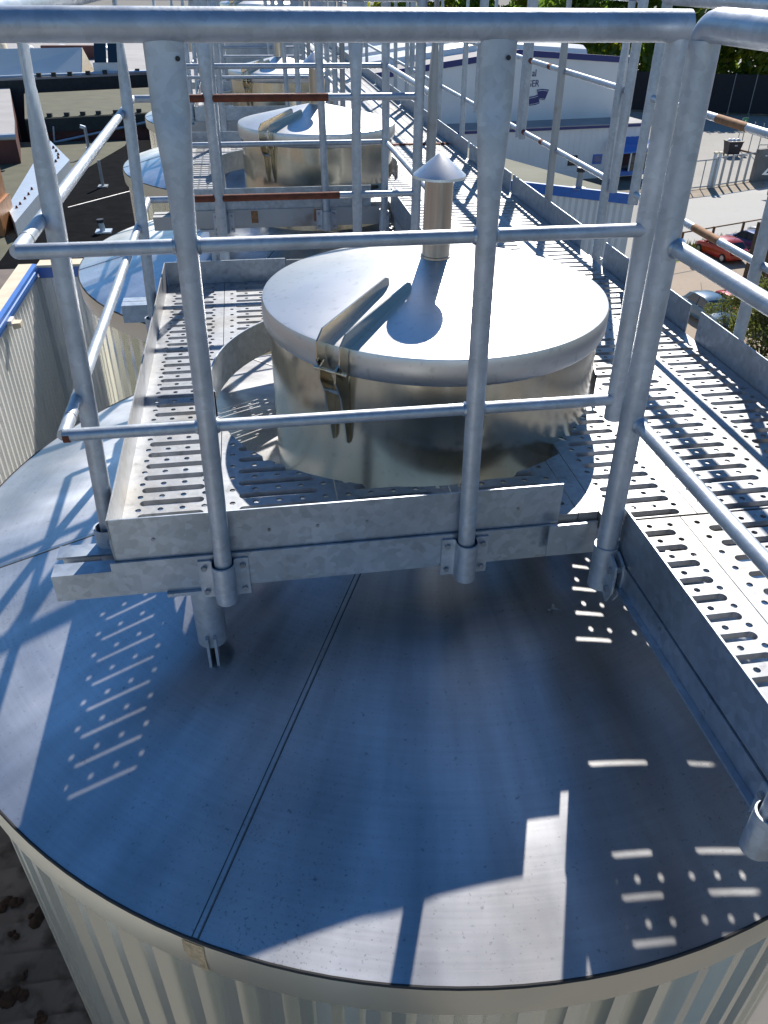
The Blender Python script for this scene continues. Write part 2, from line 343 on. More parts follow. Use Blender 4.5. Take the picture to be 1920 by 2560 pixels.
# ------------------------------------------------------------------ perforated decking
PITCH = .0640
def plank(mb, x0, x1, y0, y1, detail=True):
    w = x1 - x0; g = .0012; xa, xb = x0 + g, x1 - g
    nrow = int((y1 - y0) / PITCH + 1e-4); z = 0.0
    rs, sl, rb_ = .0134, min(.106, w / 2 - .043), .0104
    nh = 5 if w > .27 else (4 if w > .22 else 3 if w > .14 else 2)
    xc = (xa + xb) / 2
    def quad(ax, bx, ay, by): mb.add([(ax, ay, z), (bx, ay, z), (bx, by, z), (ax, by, z)], [(0, 1, 2, 3)])
    def hole(ax, bx, ay, by, ring, dep, low=None):
        # ring: hole outline counter-clockwise from its right side; four faces round it, walls going down
        n = len(ring); q = n // 4; o = len(mb.v)
        mb.v += [(ax, ay, z), (bx, ay, z), (bx, by, z), (ax, by, z)] + [(p[0], p[1], z) for p in ring] + [(p[0], p[1], z - dep) for p in (low or ring)]
        h = o + 4; h2 = h + n
        i0, i1, i2, i3 = q // 2, q // 2 + q, q // 2 + 2 * q, q // 2 + 3 * q   # NE, NW, SW, SE
        def arc(s_, e_): return [h + (j % n) for j in range(s_, e_ + 1)]
        mb.f.append(tuple([o + 2] + [o + 3] + list(reversed(arc(i0, i1)))))
        mb.f.append(tuple([o + 3] + [o + 0] + list(reversed(arc(i1, i2)))))
        mb.f.append(tuple([o + 0] + [o + 1] + list(reversed(arc(i2, i3)))))
        mb.f.append(tuple([o + 1] + [o + 2] + list(reversed(arc(i3, i0 + n)))))
        for j in range(n): mb.f.append((h + j, h + (j + 1) % n, h2 + (j + 1) % n, h2 + j))
    for r in range(nrow):
        ya = y0 + r * PITCH; ym = ya + .036; yb = ya + PITCH
        if not detail or sl < .03: quad(xa, xb, ya, yb); continue
        yc = (ya + ym) / 2; ring = []
        for i in range(8):
            t = -math.pi / 2 + math.pi * (i + .5) / 8; ring.append((xc + sl - rs + rs * math.cos(t), yc + rs * math.sin(t)))
        for i in range(8):
            t = math.pi / 2 + math.pi * (i + .5) / 8; ring.append((xc - sl + rs + rs * math.cos(t), yc + rs * math.sin(t)))
        ring = ring[4:] + ring[:4]
        hole(xa, xb, ya, ym, ring, .014, [(xc + (p[0] - xc) * (sl - .004) / sl, yc + (p[1] - yc) * rb_ / rs) for p in ring])
        cw = w / nh
        for c in range(nh):
            hx = xa + cw * (c + .5) if w > .27 else xc + (c - (nh - 1) / 2) * .057
            ax = xa if c == 0 else (xa + cw * c if w > .27 else xc + (c - nh / 2) * .057)
            bx = xb if c == nh - 1 else (xa + cw * (c + 1) if w > .27 else xc + (c + 1 - nh / 2) * .057)
            rh = .0082; yh = (ym + yb) / 2
            hole(ax, bx, ym, yb, [(hx + rh * math.cos(2 * math.pi * (i + .5) / 8), yh + rh * math.sin(2 * math.pi * (i + .5) / 8)) for i in range(8)], .005)
    ye = y0 + nrow * PITCH
    if y1 - ye > .002: quad(xa, xb, ye, y1)
    for x in (xa, xb): mb.add([(x, y0, z), (x, y1, z), (x, y1, -.045), (x, y0, -.045)], [(0, 1, 2, 3)])
    for y in (y0, y1): mb.add([(xa, y, z), (xb, y, z), (xb, y, -.045), (xa, y, -.045)], [(0, 1, 2, 3)])
def cut_circle(mb, c, r, n=72):                # true cut: slice nearby faces along the outline's chords, then drop the inside
    bm = bmesh.new(); vs = [bm.verts.new(v) for v in mb.v]
    for f in mb.f:
        try: bm.faces.new([vs[i] for i in f])
        except ValueError: pass
    for i in range(n):
        t = 2 * math.pi * (i + .5) / n; nn = Vector((math.cos(t), math.sin(t), 0)); h = r * math.cos(math.pi / n)
        near = []
        for f in bm.faces:
            q = f.calc_center_bounds() - Vector((c[0], c[1], 0)); q.z = 0
            d = q.length
            if d < r + .25 and q.dot(nn) > d * .90 and d > r - .35: near.append(f)
        geom = set(near)
        for f in near: geom.update(f.edges); geom.update(f.verts)
        bmesh.ops.bisect_plane(bm, geom=list(geom), plane_co=Vector((c[0], c[1], 0)) + nn * h, plane_no=nn)
    dead = [f for f in bm.faces if math.hypot(f.calc_center_median().x - c[0], f.calc_center_median().y - c[1]) < r * .9985]
    bmesh.ops.delete(bm, geom=dead, context='FACES')
    bm.verts.index_update(); out = MB(); out.v = [tuple(v.co) for v in bm.verts]; out.f = [tuple(v.index for v in f.verts) for f in bm.faces]; bm.free()
    return out
DX = [-.400, -.145, .1675, .480, .7925, .848]
WX = [.848, 1.105, 1.4175, 1.672]
HOLE_R = .642
def deck_object(mb, parent, origin=None):
    return mb.build('deck', M['galv_pale'], parent, recalc=False)

def bolt(p, d, parent, r=.008, h=.006):
    p = Vector(p); d = Vector(d); MB().tube(p, p + d * h, r, 6).build('bolt', M['galv_pale'], parent)

def channel_x(mb, x0, x1, y, z0, z1, depth, th=.006):     # U section along X: web at y, flanges towards y+depth
    s = 1 if depth > 0 else -1
    ya, yb = sorted((y, y + s * th)); mb.box(x0, x1, ya, yb, z0, z1)
    ya, yb = sorted((y + s * th, y + depth)); mb.box(x0, x1, ya, yb, z0, z0 + th); mb.box(x0, x1, ya, yb, z1 - th, z1)
def channel_y(mb, y0, y1, x, z0, z1, depth, th=.006):
    s = 1 if depth > 0 else -1
    xa, xb = sorted((x, x + s * th)); mb.box(xa, xb, y0, y1, z0, z1)
    xa, xb = sorted((x + s * th, x + depth)); mb.box(xa, xb, y0, y1, z0, z0 + th); mb.box(xa, xb, y0, y1, z1 - th, z1)

plat_labels = ['nearest hatch platform of perforated plates, its front kick plate and beam facing the camera',
               'second hatch platform, with its rusty stained front beam behind the rusty handrails',
               'third hatch platform, pale deck just behind the second lidded hatch',
               'farthest hatch platform, deck mostly hidden behind the railing posts']
def make_platform(k):
    dy = TS * k; dx = -.025 * k if k else 0
    t = thing('hatch_platform', plat_labels[k], 'platform', (.2 + dx, 2.6 + dy, 0), 'hatch platforms along the walkway')
    mb = MB()
    for a, b_ in zip(DX[:-1], DX[1:]): plank(mb, a + (dx if a < .8 else 0), b_ + (dx if b_ < .8 else 0), 1.603 + dy, 3.597 + dy)
    c = (.468 - .072 * k, 2.428 + dy); cut_circle(mb, c, HOLE_R).build('deck', M['galv_pale'], t, recalc=False)
    beam_m = M['galv_plate'] if k == 0 else M['zinc_dirty']
    xl, xr = -.397 + dx, .735
    kp = MB().box(xl, xr, 1.597 + dy, 1.601 + dy, -.030, .10).build('kick_plate', M['galv_plate'], t)
    if k == 0:
        for x in (-.30, -.02, .10, .225, .62): bolt((x, 1.597, .035), (0, -1, 0), kp, .0045, .003)
    MB().box(xl - .003, xl + .001, 1.597 + dy, 3.60 + dy, -.030, .10).build('kick_plate', M['galv_pale'], t)
    MB().box(xl + .002, .135 + dx, 3.600 + dy, 3.604 + dy, -.030, .10).build('kick_plate', M['galv_plate'], t)
    MB().box(.139 + dx, .80, 3.602 + dy, 3.606 + dy, -.030, .092).build('kick_plate', M['galv_pale'], t)
    MB().box(xl - .014, .845, 1.588 + dy, 1.594 + dy, -.115, -.022).build('face_plate', beam_m, t)
    b = MB(); channel_x(b, -.557 + dx, 1.66, 1.596 + dy, -.131, -.052, .05); b.build('beam', beam_m, t)
    b = MB(); channel_x(b, -.557 + dx, 1.66, 1.722 + dy, -.131, -.052, -.05); b.build('beam', beam_m, t)
    b = MB(); channel_x(b, -.60 + dx, .86, 3.500 + dy, -.131, -.052, .05); b.build('beam', beam_m, t)
    b = MB(); channel_x(b, -.60 + dx, .86, 3.606 + dy, -.131, -.052, -.05); b.build('beam', beam_m, t)
    # curved kick plate round the back of the hatch opening
    MB().lathe([(HOLE_R - .002, -.045), (HOLE_R - .002, .084), (HOLE_R + .003, .084), (HOLE_R + .003, -.045)], (c[0], c[1], 0), 80, R(-16), R(192)).build('curved_kick_plate', M['galv_plate'], t, smooth=True)
    # legs down to the tank roof
    cx, cy = tank_c(k)
    for lx, ly in ((-.20, 1.635), (-.20, 3.56)):
        rr = math.hypot(lx + dx - cx, ly + dy - cy); z0 = APEX - rr * .2472
        lg = MB().tube((lx + dx, ly + dy, z0 + .045), (lx + dx, ly + dy, -.131), .040, 20).build('support_leg', M['galv'], t, smooth=True)
        MB().box(lx + dx - .09, lx + dx + .09, ly + dy - .05, ly + dy + .055, -.142, -.1315).build('leg_plate', M['galv'], lg)
        MB().box(lx + dx - .014, lx + dx - .007, ly + dy - .055, ly + dy + .05, z0 - .02, z0 + .09).box(lx + dx + .007, lx + dx + .014, ly + dy - .055, ly + dy + .05, z0 - .02, z0 + .09).build('leg_fin', M['galv'], lg)
    if k == 0:
        p = MB().box(.70, .80, 1.56, 1.566, -.10, -.004).build('corner_bracket', M['galv_plate'], t)
    if k == 1:
        for x in (.02, .40): MB().box(x - .02, x + .02, 1.584 + dy, 1.5875 + dy, -.10, -.03).build('rust_stain', M['rust_light'], t)
    return t
for k in range(4): make_platform(k)

# ------------------------------------------------------------------ walkway
YN, YF = -.9, 18.6
wk = thing('walkway', 'long galvanised walkway of slotted plates running along the right side of the tanks', 'walkway', (1.26, 1, 0))
for y0, y1, xs in ((YN, 1.548, [.8525, 1.0525, 1.365, 1.672]), (1.556, 5.00, WX), (5.004, 9.05, WX), (9.054, 13.1, WX), (13.104, YF, WX)):
    mb = MB()
    for a, b_ in zip(xs[:-1], xs[1:]): plank(mb, a, b_, y0, y1)
    mb.build('deck', M['galv_pale'], wk, recalc=False)
def toe_y(x, y0, y1, z0=-.03, z1=.10, th=.004, m='galv_plate'):
    return MB().box(x - th / 2, x + th / 2, y0, y1, z0, z1).build('kick_plate', M[m], wk)
left_spans = [(YN, 1.49)] + [(3.63 + TS * k, 1.53 + TS * (k + 1)) for k in range(4)]
for y0, y1 in left_spans:
    toe_y(.848, y0, y1)
for y0, y1 in ((YN, 1.52), (1.56, 2.68), (2.76, 3.62), (3.92, 5.15), (5.19, 6.27), (6.33, 7.4), (7.46, 9.2), (9.25, 11.0), (11.05, 13.0), (13.05, 15), (15.05, YF)):
    toe_y(1.676, y0, y1, z1=.112)
b = MB(); channel_y(b, YN, 1.50, .842, -.098, -.034, .018, .005); b.box(.826, .8415, YN, 1.50, -.098, -.092); lb = b.build('stringer', M['galv_plate'], wk)
for y in (.05, .30, .52, .75, .98, 1.2): bolt((.8415, y, -.05 - .03 * (int(y * 10) % 2)), (-1, 0, 0), lb, .005, .003)
b = MB(); channel_y(b, 1.73, YF, .862, -.12, -.05, .03); b.build('stringer', M['galv'], wk)
for y0, y1 in ((YN, 1.585), (1.73, 1.586 + TS), (1.73 + TS, 1.586 + 2 * TS), (1.73 + 2 * TS, 1.586 + 3 * TS), (1.73 + 3 * TS, YF)):
    b = MB(); channel_y(b, y0, y1, 1.672, -.165, -.05, -.05); b.build('stringer', M['galv'], wk)
for y in [YN + .15 + 1.22 * i for i in range(16) if i != 2]:
    b = MB(); channel_x(b, .925, 1.615, y, -.13, -.06, .045); b.build('cross_beam', M['galv'], wk)
MB().box(.864, 1.66, 1.450, 1.565, -.053, -.047).build('sun_stop', M['galv'], wk)  # added unseen strip that stops sun through the slots near the joint
MB().box(.86, 1.66, 6.86, 6.91, .002, .010).build('joint_cover', M['rust'], wk)
for x, y in ((.90, -.5), (1.65, .6), (1.65, 4.2), (1.65, 7.9), (1.65, 11.5), (1.65, 15.2), (.87, 16.5), (1.65, 18.4)):
    zt_ = -.125; cx, cy = min((tank_c(k) for k in range(4)), key=lambda c: math.hypot(c[0] - x, c[1] - y))
    rr = math.hypot(x - cx, y - cy); zb = APEX - rr * .2472 if rr < RT - .05 else GZ
    MB().box(x - .04, x + .04, y - .04, y + .04, zb, zt_).build('support_leg', M['galv'], wk)

# ------------------------------------------------------------------ railings
RP, RM, RH = .0215, .0142, .0265
def post(parent, base, top, flat=None, m='galv', name='post', r=RP):
    base, top = Vector(base), Vector(top); d = top - base; L_ = d.length; rings = []
    if flat is None:
        return MB().tube(base, top, r, 20).build(name, M[m], parent, smooth=True)
    u = Vector(flat).normalized(); w = d.normalized().cross(u).normalized()
    for s_, a, b_ in ((0, r, r), (L_ - .34, r, r), (L_ - .25, r * 1.13, r * .92), (L_ - .165, r * 1.42, r * .62), (L_ - .125, r * 1.54, r * .44), (L_ - .12, r * 1.55, r * .38), (L_, r * 1.58, r * .36)):
        p = base + d.normalized() * s_
        rings.append([p + u * a * math.cos(t) + w * b_ * math.sin(t) for t in (2 * math.pi * i / 24 for i in range(24))])
    o = MB().loft(rings).build(name, M[m], parent, smooth=True, angle=70)
    return o
def rail(parent, name, a, b_, r, m='galv'): return MB().tube(a, b_, r, 20).build(name, M[m], parent, smooth=True)
def elbow(parent, a, c, b_, r, name='rail_elbow', m='galv', rad=.05):
    a, c, b_ = Vector(a), Vector(c), Vector(b_)
    d1 = (c - a).normalized(); d2 = (b_ - c).normalized(); rings = []; n = 8
    p0, p1 = c - d1 * rad, c + d2 * rad; up = d1.cross(d2).normalized()
    for i in range(n + 1):
        t = i / n; p = p0 * (1 - t) ** 2 + c * 2 * t * (1 - t) + p1 * t * t
        tg = ((c - p0) * (1 - t) + (p1 - c) * t).normalized(); s_ = tg.cross(up)
        rings.append([p + (up * math.cos(q) + s_ * math.sin(q)) * r for q in (2 * math.pi * j / 18 for j in range(18))])
    return MB().loft(rings, caps=False).build(name, M[m], parent, smooth=True, angle=70)
def clamp(parent, x, y, z0, z1, face, m='galv'):
    # face: direction the bolted plate looks to ('-y', '+y', '-x', '+x'); half sleeve round the post and two eared flanges
    d = {'-y': Vector((0, -1, 0)), '+y': Vector((0, 1, 0)), '-x': Vector((-1, 0, 0)), '+x': Vector((1, 0, 0))}[face]
    e = Vector((-d.y, d.x, 0)); prof = []; r = .0275; back = -.019
    prof.append((-.062, back)); prof.append((-.034, back))
    for i in range(13):
        t = math.pi * i / 12; prof.append((-r * math.cos(t) , max(back + .004, r * math.sin(t)) if i not in (0, 12) else back + .004))
    prof.append((.034, back)); prof.append((.062, back))
    th = .005; outer = [(p[0], p[1] + th) for p in prof]; o = Vector((x, y, 0))
    P = lambda q, z: o + e * q[0] + d * q[1] + Vector((0, 0, z))
    poly = prof + outer[::-1]
    c = MB().loft([[P(q, z0) for q in poly], [P(q, z1) for q in poly]]).build('clamp', M[m], parent, smooth=True, angle=35)
    for sx in (-.048, .048):
        for z in (z0 + .02, z1 - .02):
            p = o + e * sx + d * (back + th) + Vector((0, 0, z)); MB().tube(p, p + d * .008, .0075, 6).build('bolt', M['galv_pale'], c)
    MB().tube(P((0, 0), z0 - .001), P((0, 0), z0 + .004), r, 16).build('end_cap', M[m], c)
    return c
rail_labels = ['near railing round the first hatch platform, its thick top tube crossing the whole picture',
               'railing round the second hatch platform behind the rusty bars',
               'railing round the third hatch platform, thin posts left of the far lids',
               'railing round the farthest hatch platform, small posts near the top edge']
def make_railing(k):
    dy = TS * k; dx = -.025 * k if k else 0
    t = thing('guard_railing', rail_labels[k], 'railing', (.2 + dx, 1.57 + dy, 0), 'railings round the hatch platforms')
    yf, yr, xl = 1.572 + dy, 3.700 + dy, -.440 + dx
    zm, zl, zt = .736, .343, 1.100
    xr = .812
    # front side
    if k == 0:
        rail(t, 'top_rail', (-.66, yf + .004, zt), (.822, yf + .012, zt), RH)
    else: rail(t, 'top_rail', (xl, yf, zt), (.80, yf, zt), RH)
    for z, nm in ((zm, 'mid_rail'), (zl, 'low_rail')):
        rail(t, nm, (xl, yf + .008, z), (xr, yf + .008, z), RM)
        rail(t, nm, (xl, yf + .008, z), (xl, yr, z), RM)
        for y in (1.66, 3.60): MB().tube((xl, y + dy, z), (xl, y + .004 + dy, z), RM + .001, 20).build('rail_joint', M['zinc_dirty'], t, smooth=True)
    if k == 0: MB().tube((xl - .0008, yf + .0065, zl - .002), (xl + .013, yf + .0065, zl - .002), RM * .98, 16).build('rust_spot', M['rust'], t, smooth=True)
    rail(t, 'top_rail', (xl, 1.36 + dy if k == 0 else yf, zt + .012), (xl, yr, zt + .012), RH)
    # rear side: the second railing has long rusty lengths
    rail(t, 'top_rail', (xl, yr, zt), (.775, yr, zt), RH)
    for z, nm, x0, x1 in ((zm, 'mid_rail', -.235, .36), (zl, 'low_rail', -.30, .40)):
        if k == 0:
            rail(t, nm, (xl, yr, z), (x0, yr, z), RM); rail(t, nm, (x0, yr, z), (x1, yr, z), RM + .001, 'rust'); rail(t, nm, (x1, yr, z), (.75, yr, z), RM)
        else: rail(t, nm, (xl, yr, z), (.75, yr, z), RM)
    # posts
    for (bx, tx) in ((-.141, -.122), (.482, .461)):
        post(t, (bx + dx, yf - .004, -.13), (tx + dx, yf, 1.085), (1, 0, 0)); clamp(t, bx + dx, yf - .004, -.15, -.035, '-y')
    for by, ty in ((1.72, 1.84), (3.20, 3.34)):
        post(t, (-.432 + dx, by + dy, -.13), (-.405 + dx, ty + dy, 1.10), (0, 1, 0)); clamp(t, -.432 + dx, by + dy, -.13, -.0, '-x')
    for bx in (-.135, .479):
        post(t, (bx + dx, yr, -.13), (bx + dx, yr, 1.085), (1, 0, 0)); clamp(t, bx + dx, yr, -.13, -.03, '+y', 'zinc_dirty' if k else 'galv')
    if k == 0:
        for z in (zm, zl):
            for bx, tx in ((-.141, -.122), (.482, .461)):
                xc = bx + (tx - bx) * (z + .13) / 1.215
                for sg_ in (-1, 1): MB().tube((xc + sg_ * .0205, yf + .008, z), (xc + sg_ * .0265, yf + .008, z), RM + .0042, 14, RM + .0012, caps=False).build('weld', M['galv_plate'], t, smooth=True)
        for bx in (-.101, .478): MB().tube((bx, yf - .0118, 1.052), (bx, yf - .0098, 1.052), .0042, 10).build('drilled_hole', M['gasket'], t)
    post(t, (.752, yr, -.13), (.752, yr, 1.09), None)
    post(t, (.826, yf + .012, .29), (.808, yf + .016, 1.09), None, name='end_post')
    return t
for k in range(4): make_railing(k)

wl_labels = ['walkway railing running past the camera at the right, beginning at the thick double corner post',
             'short inner walkway railing between the first and second hatch platforms',
             'short inner walkway railing between the second and third hatch platforms',
             'short inner walkway railing beyond the third hatch platform']
def make_inner(k):
    y1 = 1.545 + TS * k; y0 = 3.70 + TS * (k - 1) if k else -1.0
    x = .832 if k == 0 else .812
    t = thing('guard_railing', wl_labels[k], 'railing', (x, y1, 0), 'inner railings of the walkway')
    if k == 0:
        yc = 1.468; post(t, (.818, yc, -.10), (.800, yc, 1.085), None, r=.0258)
        sl_ = MB().tube((.8185, yc, -.135), (.8165, yc, -.005), .0305, 22).build('clamp_sleeve', M['galv'], t, smooth=True)
        for o_ in (-.010, .010):                # slit sleeve with two bolted ears
            q_ = [(yc - .024, -.012), (yc - .066, -.028), (yc - .072, -.055), (yc - .072, -.110), (yc - .052, -.150), (yc - .024, -.133)]
            MB().loft([[(.8285 + o_ - .003, a_, b_) for a_, b_ in q_], [(.8285 + o_ + .003, a_, b_) for a_, b_ in q_]]).build('clamp_ear', M['galv'], sl_)
        for z_ in (-.048, -.105): MB().tube((.806, yc - .053, z_), (.848, yc - .053, z_), .0085, 6).build('bolt', M['galv_pale'], sl_)
        post(t, (.808, .70, -.10), (.800, .70, 1.085), (0, 1, 0)); clamp(t, .808, .70, -.115, -.012, '-x')
        e_ = yc + .010
        rail(t, 'top_rail', (.802, e_ - .0445, 1.108), (.830, y0, 1.108), RH); elbow(t, (.802, 1.1, 1.108), (.802, e_, 1.108), (.802, e_, .9), RH, rad=.045)
        MB().tube((.802, e_, 1.07), (.8005, yc + .002, .99), RH, 18, r2=.0259).build('post_head', M['galv'], t, smooth=True)
        for z, nm in ((.736, 'mid_rail'), (.343, 'low_rail')):
            xp = .818 - .018 * (z + .10) / 1.185
            rail(t, nm, (xp + .012, yc, z), (.848, y0, z), RM * 1.12)
            MB().tube((xp + .0125, yc - .0235, z), (xp + .0135, yc - .031, z), RM + .0065, 14, RM + .0018, caps=False).build('weld', M['galv_plate'], t, smooth=True)
        return t
    post(t, (x, y1, -.155), (x, y1, 1.085), None); clamp(t, x, y1, -.155, -.03, '-x')
    post(t, (x, y0, -.13), (x, y0, 1.09), (0, 1, 0), m='zinc_dirty')
    rail(t, 'top_rail', (x, y0, 1.10), (x, y1, 1.10), RH)
    for z, nm in ((.736, 'mid_rail'), (.343, 'low_rail')): rail(t, nm, (x + .008, y0, z), (x + .008, y1, z), RM)
    return t
for k in range(4): make_inner(k)

ro = thing('guard_railing', 'long outer railing on the far right side of the walkway with two short rusty lengths', 'railing', (1.735, 1, 0), 'outer railing of the walkway')
XR = 1.735
ys = [.9, 2.49, 3.84, 4.62, 5.98, 6.75, 7.6, 8.4, 9.2, 9.9, 10.6, 12.2, 13.8, 15.4, 17.0, 18.5]
segs = [(-.9, 3.57), (3.80, 5.27), (5.34, 6.35), (6.42, 9.0), (9.06, 12.4), (12.46, 15.6), (15.66, 18.6)]
for y in ys:
    post(ro, (XR, y, -.14), (XR - .012, y + .03, 1.08), (0, 1, 0), m='galv' if y < 4 or y > 5 else 'zinc_dirty'); clamp(ro, XR, y, -.14, -.03, '+x')
rust_sp = {.736: (2.79, 3.0), .343: (2.79, 2.99)}
for z, nm in ((.736, 'mid_rail'), (.343, 'low_rail')):
    for y0, y1 in segs: rail(ro, nm, (XR + .012, y0, z), (XR + .012, y1, z), RM)
    a, b_ = rust_sp[z]; MB().tube((XR + .012, a, z), (XR + .012, b_, z), RM + .001, 20).build('rusty_sleeve', M['rust_light'], ro, smooth=True)
    for y in (4.86, 5.2): MB().tube((XR + .012, y, z), (XR + .012, y + .05, z), RM + .001, 16).build('rust_spot', M['rust'], ro, smooth=True)
for y0, y1 in segs:
    rail(ro, 'top_rail', (XR + .004, y0, 1.10), (XR + .004, y1, 1.10), RH)
    if y1 < 18: post(ro, (XR + .012, y1, .30), (XR + .008, y1, 1.09), None, name='end_post')
    if y0 > 0: post(ro, (XR + .012, y0, .30), (XR + .008, y0, 1.09), None, name='end_post')

# maroon uprights at the far end of the walkway
pr = thing('access_ladder', 'dark maroon steel ladder posts standing at the far end of the walkway', 'ladder', (1.2, 17, -.2))
for x, y in ((.52, 13.9), (.98, 15.0), (1.30, 15.0)):
    MB().box(x - .035, x + .035, y - .035, y + .035, -1.0 if x < .8 else .0, 2.6).build('ladder_post', M['maroon'], pr)
for i in range(6): MB().tube((.98, 15.0, .3 + .3 * i), (1.30, 15.0, .3 + .3 * i), .014, 10).build('rung', M['maroon'], pr, smooth=True)

# small leaf scrap lying on the near tank roof
p = at(1368, 1583, -.42)
lf = MB()
for i in range(5):
    a = i * 1.1; q = Vector((p.x + .016 * math.cos(a), p.y + .016 * math.sin(a)))
    zz = lambda v: APEX - math.hypot(v.x - tank_c(0)[0], v.y - tank_c(0)[1]) * .2472
    c_ = Vector((p.x, p.y)); s_ = Vector((q.x + .006, q.y - .008))
    lf.add([(c_.x, c_.y, zz(c_) + .003), (q.x, q.y, zz(q) + .006 + .003 * (i % 2)), (s_.x, s_.y, zz(s_) + .004)], [(0, 1, 2)])
lf = lf.build('foil_scrap', M['galv_pale']); tag(lf, 'small crumpled pale scrap lying on the dark shaded tank roof', 'scrap')

# ------------------------------------------------------------------ yard, roads and parking, right of the tanks
def facade_box(name, P, u, w, d, z0, z1, m, parent=None):  # box whose front-right foot is P; u points right along the front
    v = Vector((-u.y, u.x)); P = Vector((P[0], P[1]))
    q = [P - u * w, P, P + v * d, P - u * w + v * d]; return MB().prism(q, z0, z1).build(name, m, parent)
road_y = [(1600, 512), (1714, 497.5), (1913, 469), (2100, 442), (2100, 552), (1886, 582), (1809, 596), (1729, 611), (1600, 632)]
flat('road', gpx(road_y), GZ + .008, M['road'])
flat('yard', [(14, 40), (300, 40), (300, 400), (14, 400)], GZ + .004, M['asphalt'])
flat('verge', gpx([(1600, 486), (1700, 478), (1876, 452), (1913, 448), (1913, 469), (1714, 497.5), (1600, 512)]), GZ + .012, M['verge'])
flat('parking_lot', gpx([(1560, 690), (1683, 652), (1740, 632), (1900, 600), (2100, 560), (2300, 700), (2300, 1000), (1560, 1000)]), GZ + .010, M['lot'])
flat('grass_verge', gpx([(1600, 632), (1729, 611), (1809, 596), (1890, 581), (1890, 590), (1760, 622), (1740, 640), (1700, 655), (1600, 680)]), GZ + .016, M['grass'])
flat('dark_ground', gpx([(1250, 470), (1300, 405), (1470, 440), (1590, 430), (1600, 455), (1700, 478), (1600, 486), (1500, 520)]), GZ + .020, M['soil'])
kb = MB(); ks = [at(*p, GZ) for p in ((1640, 667), (1683, 654), (1710, 647), (1760, 636))]
for a, b_ in zip(ks[:-1], ks[1:]): kb.tube((a.x, a.y, GZ + .03), (b_.x, b_.y, GZ + .03), .09, 6)
struct(kb.build('kerb', M['cream']))
db = MB(); a, b_ = at(1640, 694, GZ), at(1747, 674, GZ); n_ = Vector((-(b_ - a).y, (b_ - a).x, 0)).normalized() * .05
db.add([(q.x, q.y, GZ + .012) for q in (a - n_, b_ - n_, b_ + n_, a + n_)], [(0, 1, 2, 3)]); struct(db.build('tar_joint', M['gasket'], recalc=False))
p = at(1737, 672, GZ); ws = MB().lathe([(.001, .16), (.22, .15), (.26, .10), (.28, .0)], (p.x, p.y, GZ), 16).build('marker_stone', M['black'], smooth=True)
tag(ws, 'low dark stone at the edge of the tan parking lot', 'stone')
# grass tufts along the verge
tf = MB()
for i in range(520):
    t = random.random(); px = 1660 + 190 * t; q = at(px, 640 - 36 * t + random.uniform(-14, 10), GZ)
    h = random.uniform(.15, .55); a = random.uniform(0, 6.28); w = .05
    tf.add([(q.x - w * math.cos(a), q.y - w * math.sin(a), GZ), (q.x + w * math.cos(a), q.y + w * math.sin(a), GZ), (q.x + random.uniform(-.15, .15), q.y + random.uniform(-.15, .15), GZ + h)], [(0, 1, 2)])
g_ = tf.build('grass', M['grass'], recalc=False); g_['kind'] = 'stuff'; g_['label'] = 'dry green grass tufts along the verge behind the parked cars'; g_['category'] = 'grass'

# low rail fence behind the cars
fa, fb = at(1700, 618, GZ), at(1990, 566, GZ); fu = (fb - fa).normalized()
ff = thing('rail_fence', 'low dark rail fence between the pale road and the parked cars', 'fence', fa)
for z in (.9,): MB().tube(fa + Vector((0, 0, z)), fb + Vector((0, 0, z)), .045, 8).build('rail', M['wood'], ff)
L_ = (fb - fa).length; n = int(L_ / 2.4)
for i in range(n + 1):
    q = fa + fu * (L_ * i / n); MB().box(q.x - .06, q.x + .06, q.y - .06, q.y + .06, GZ, GZ + .95).build('post', M['wood'], ff)

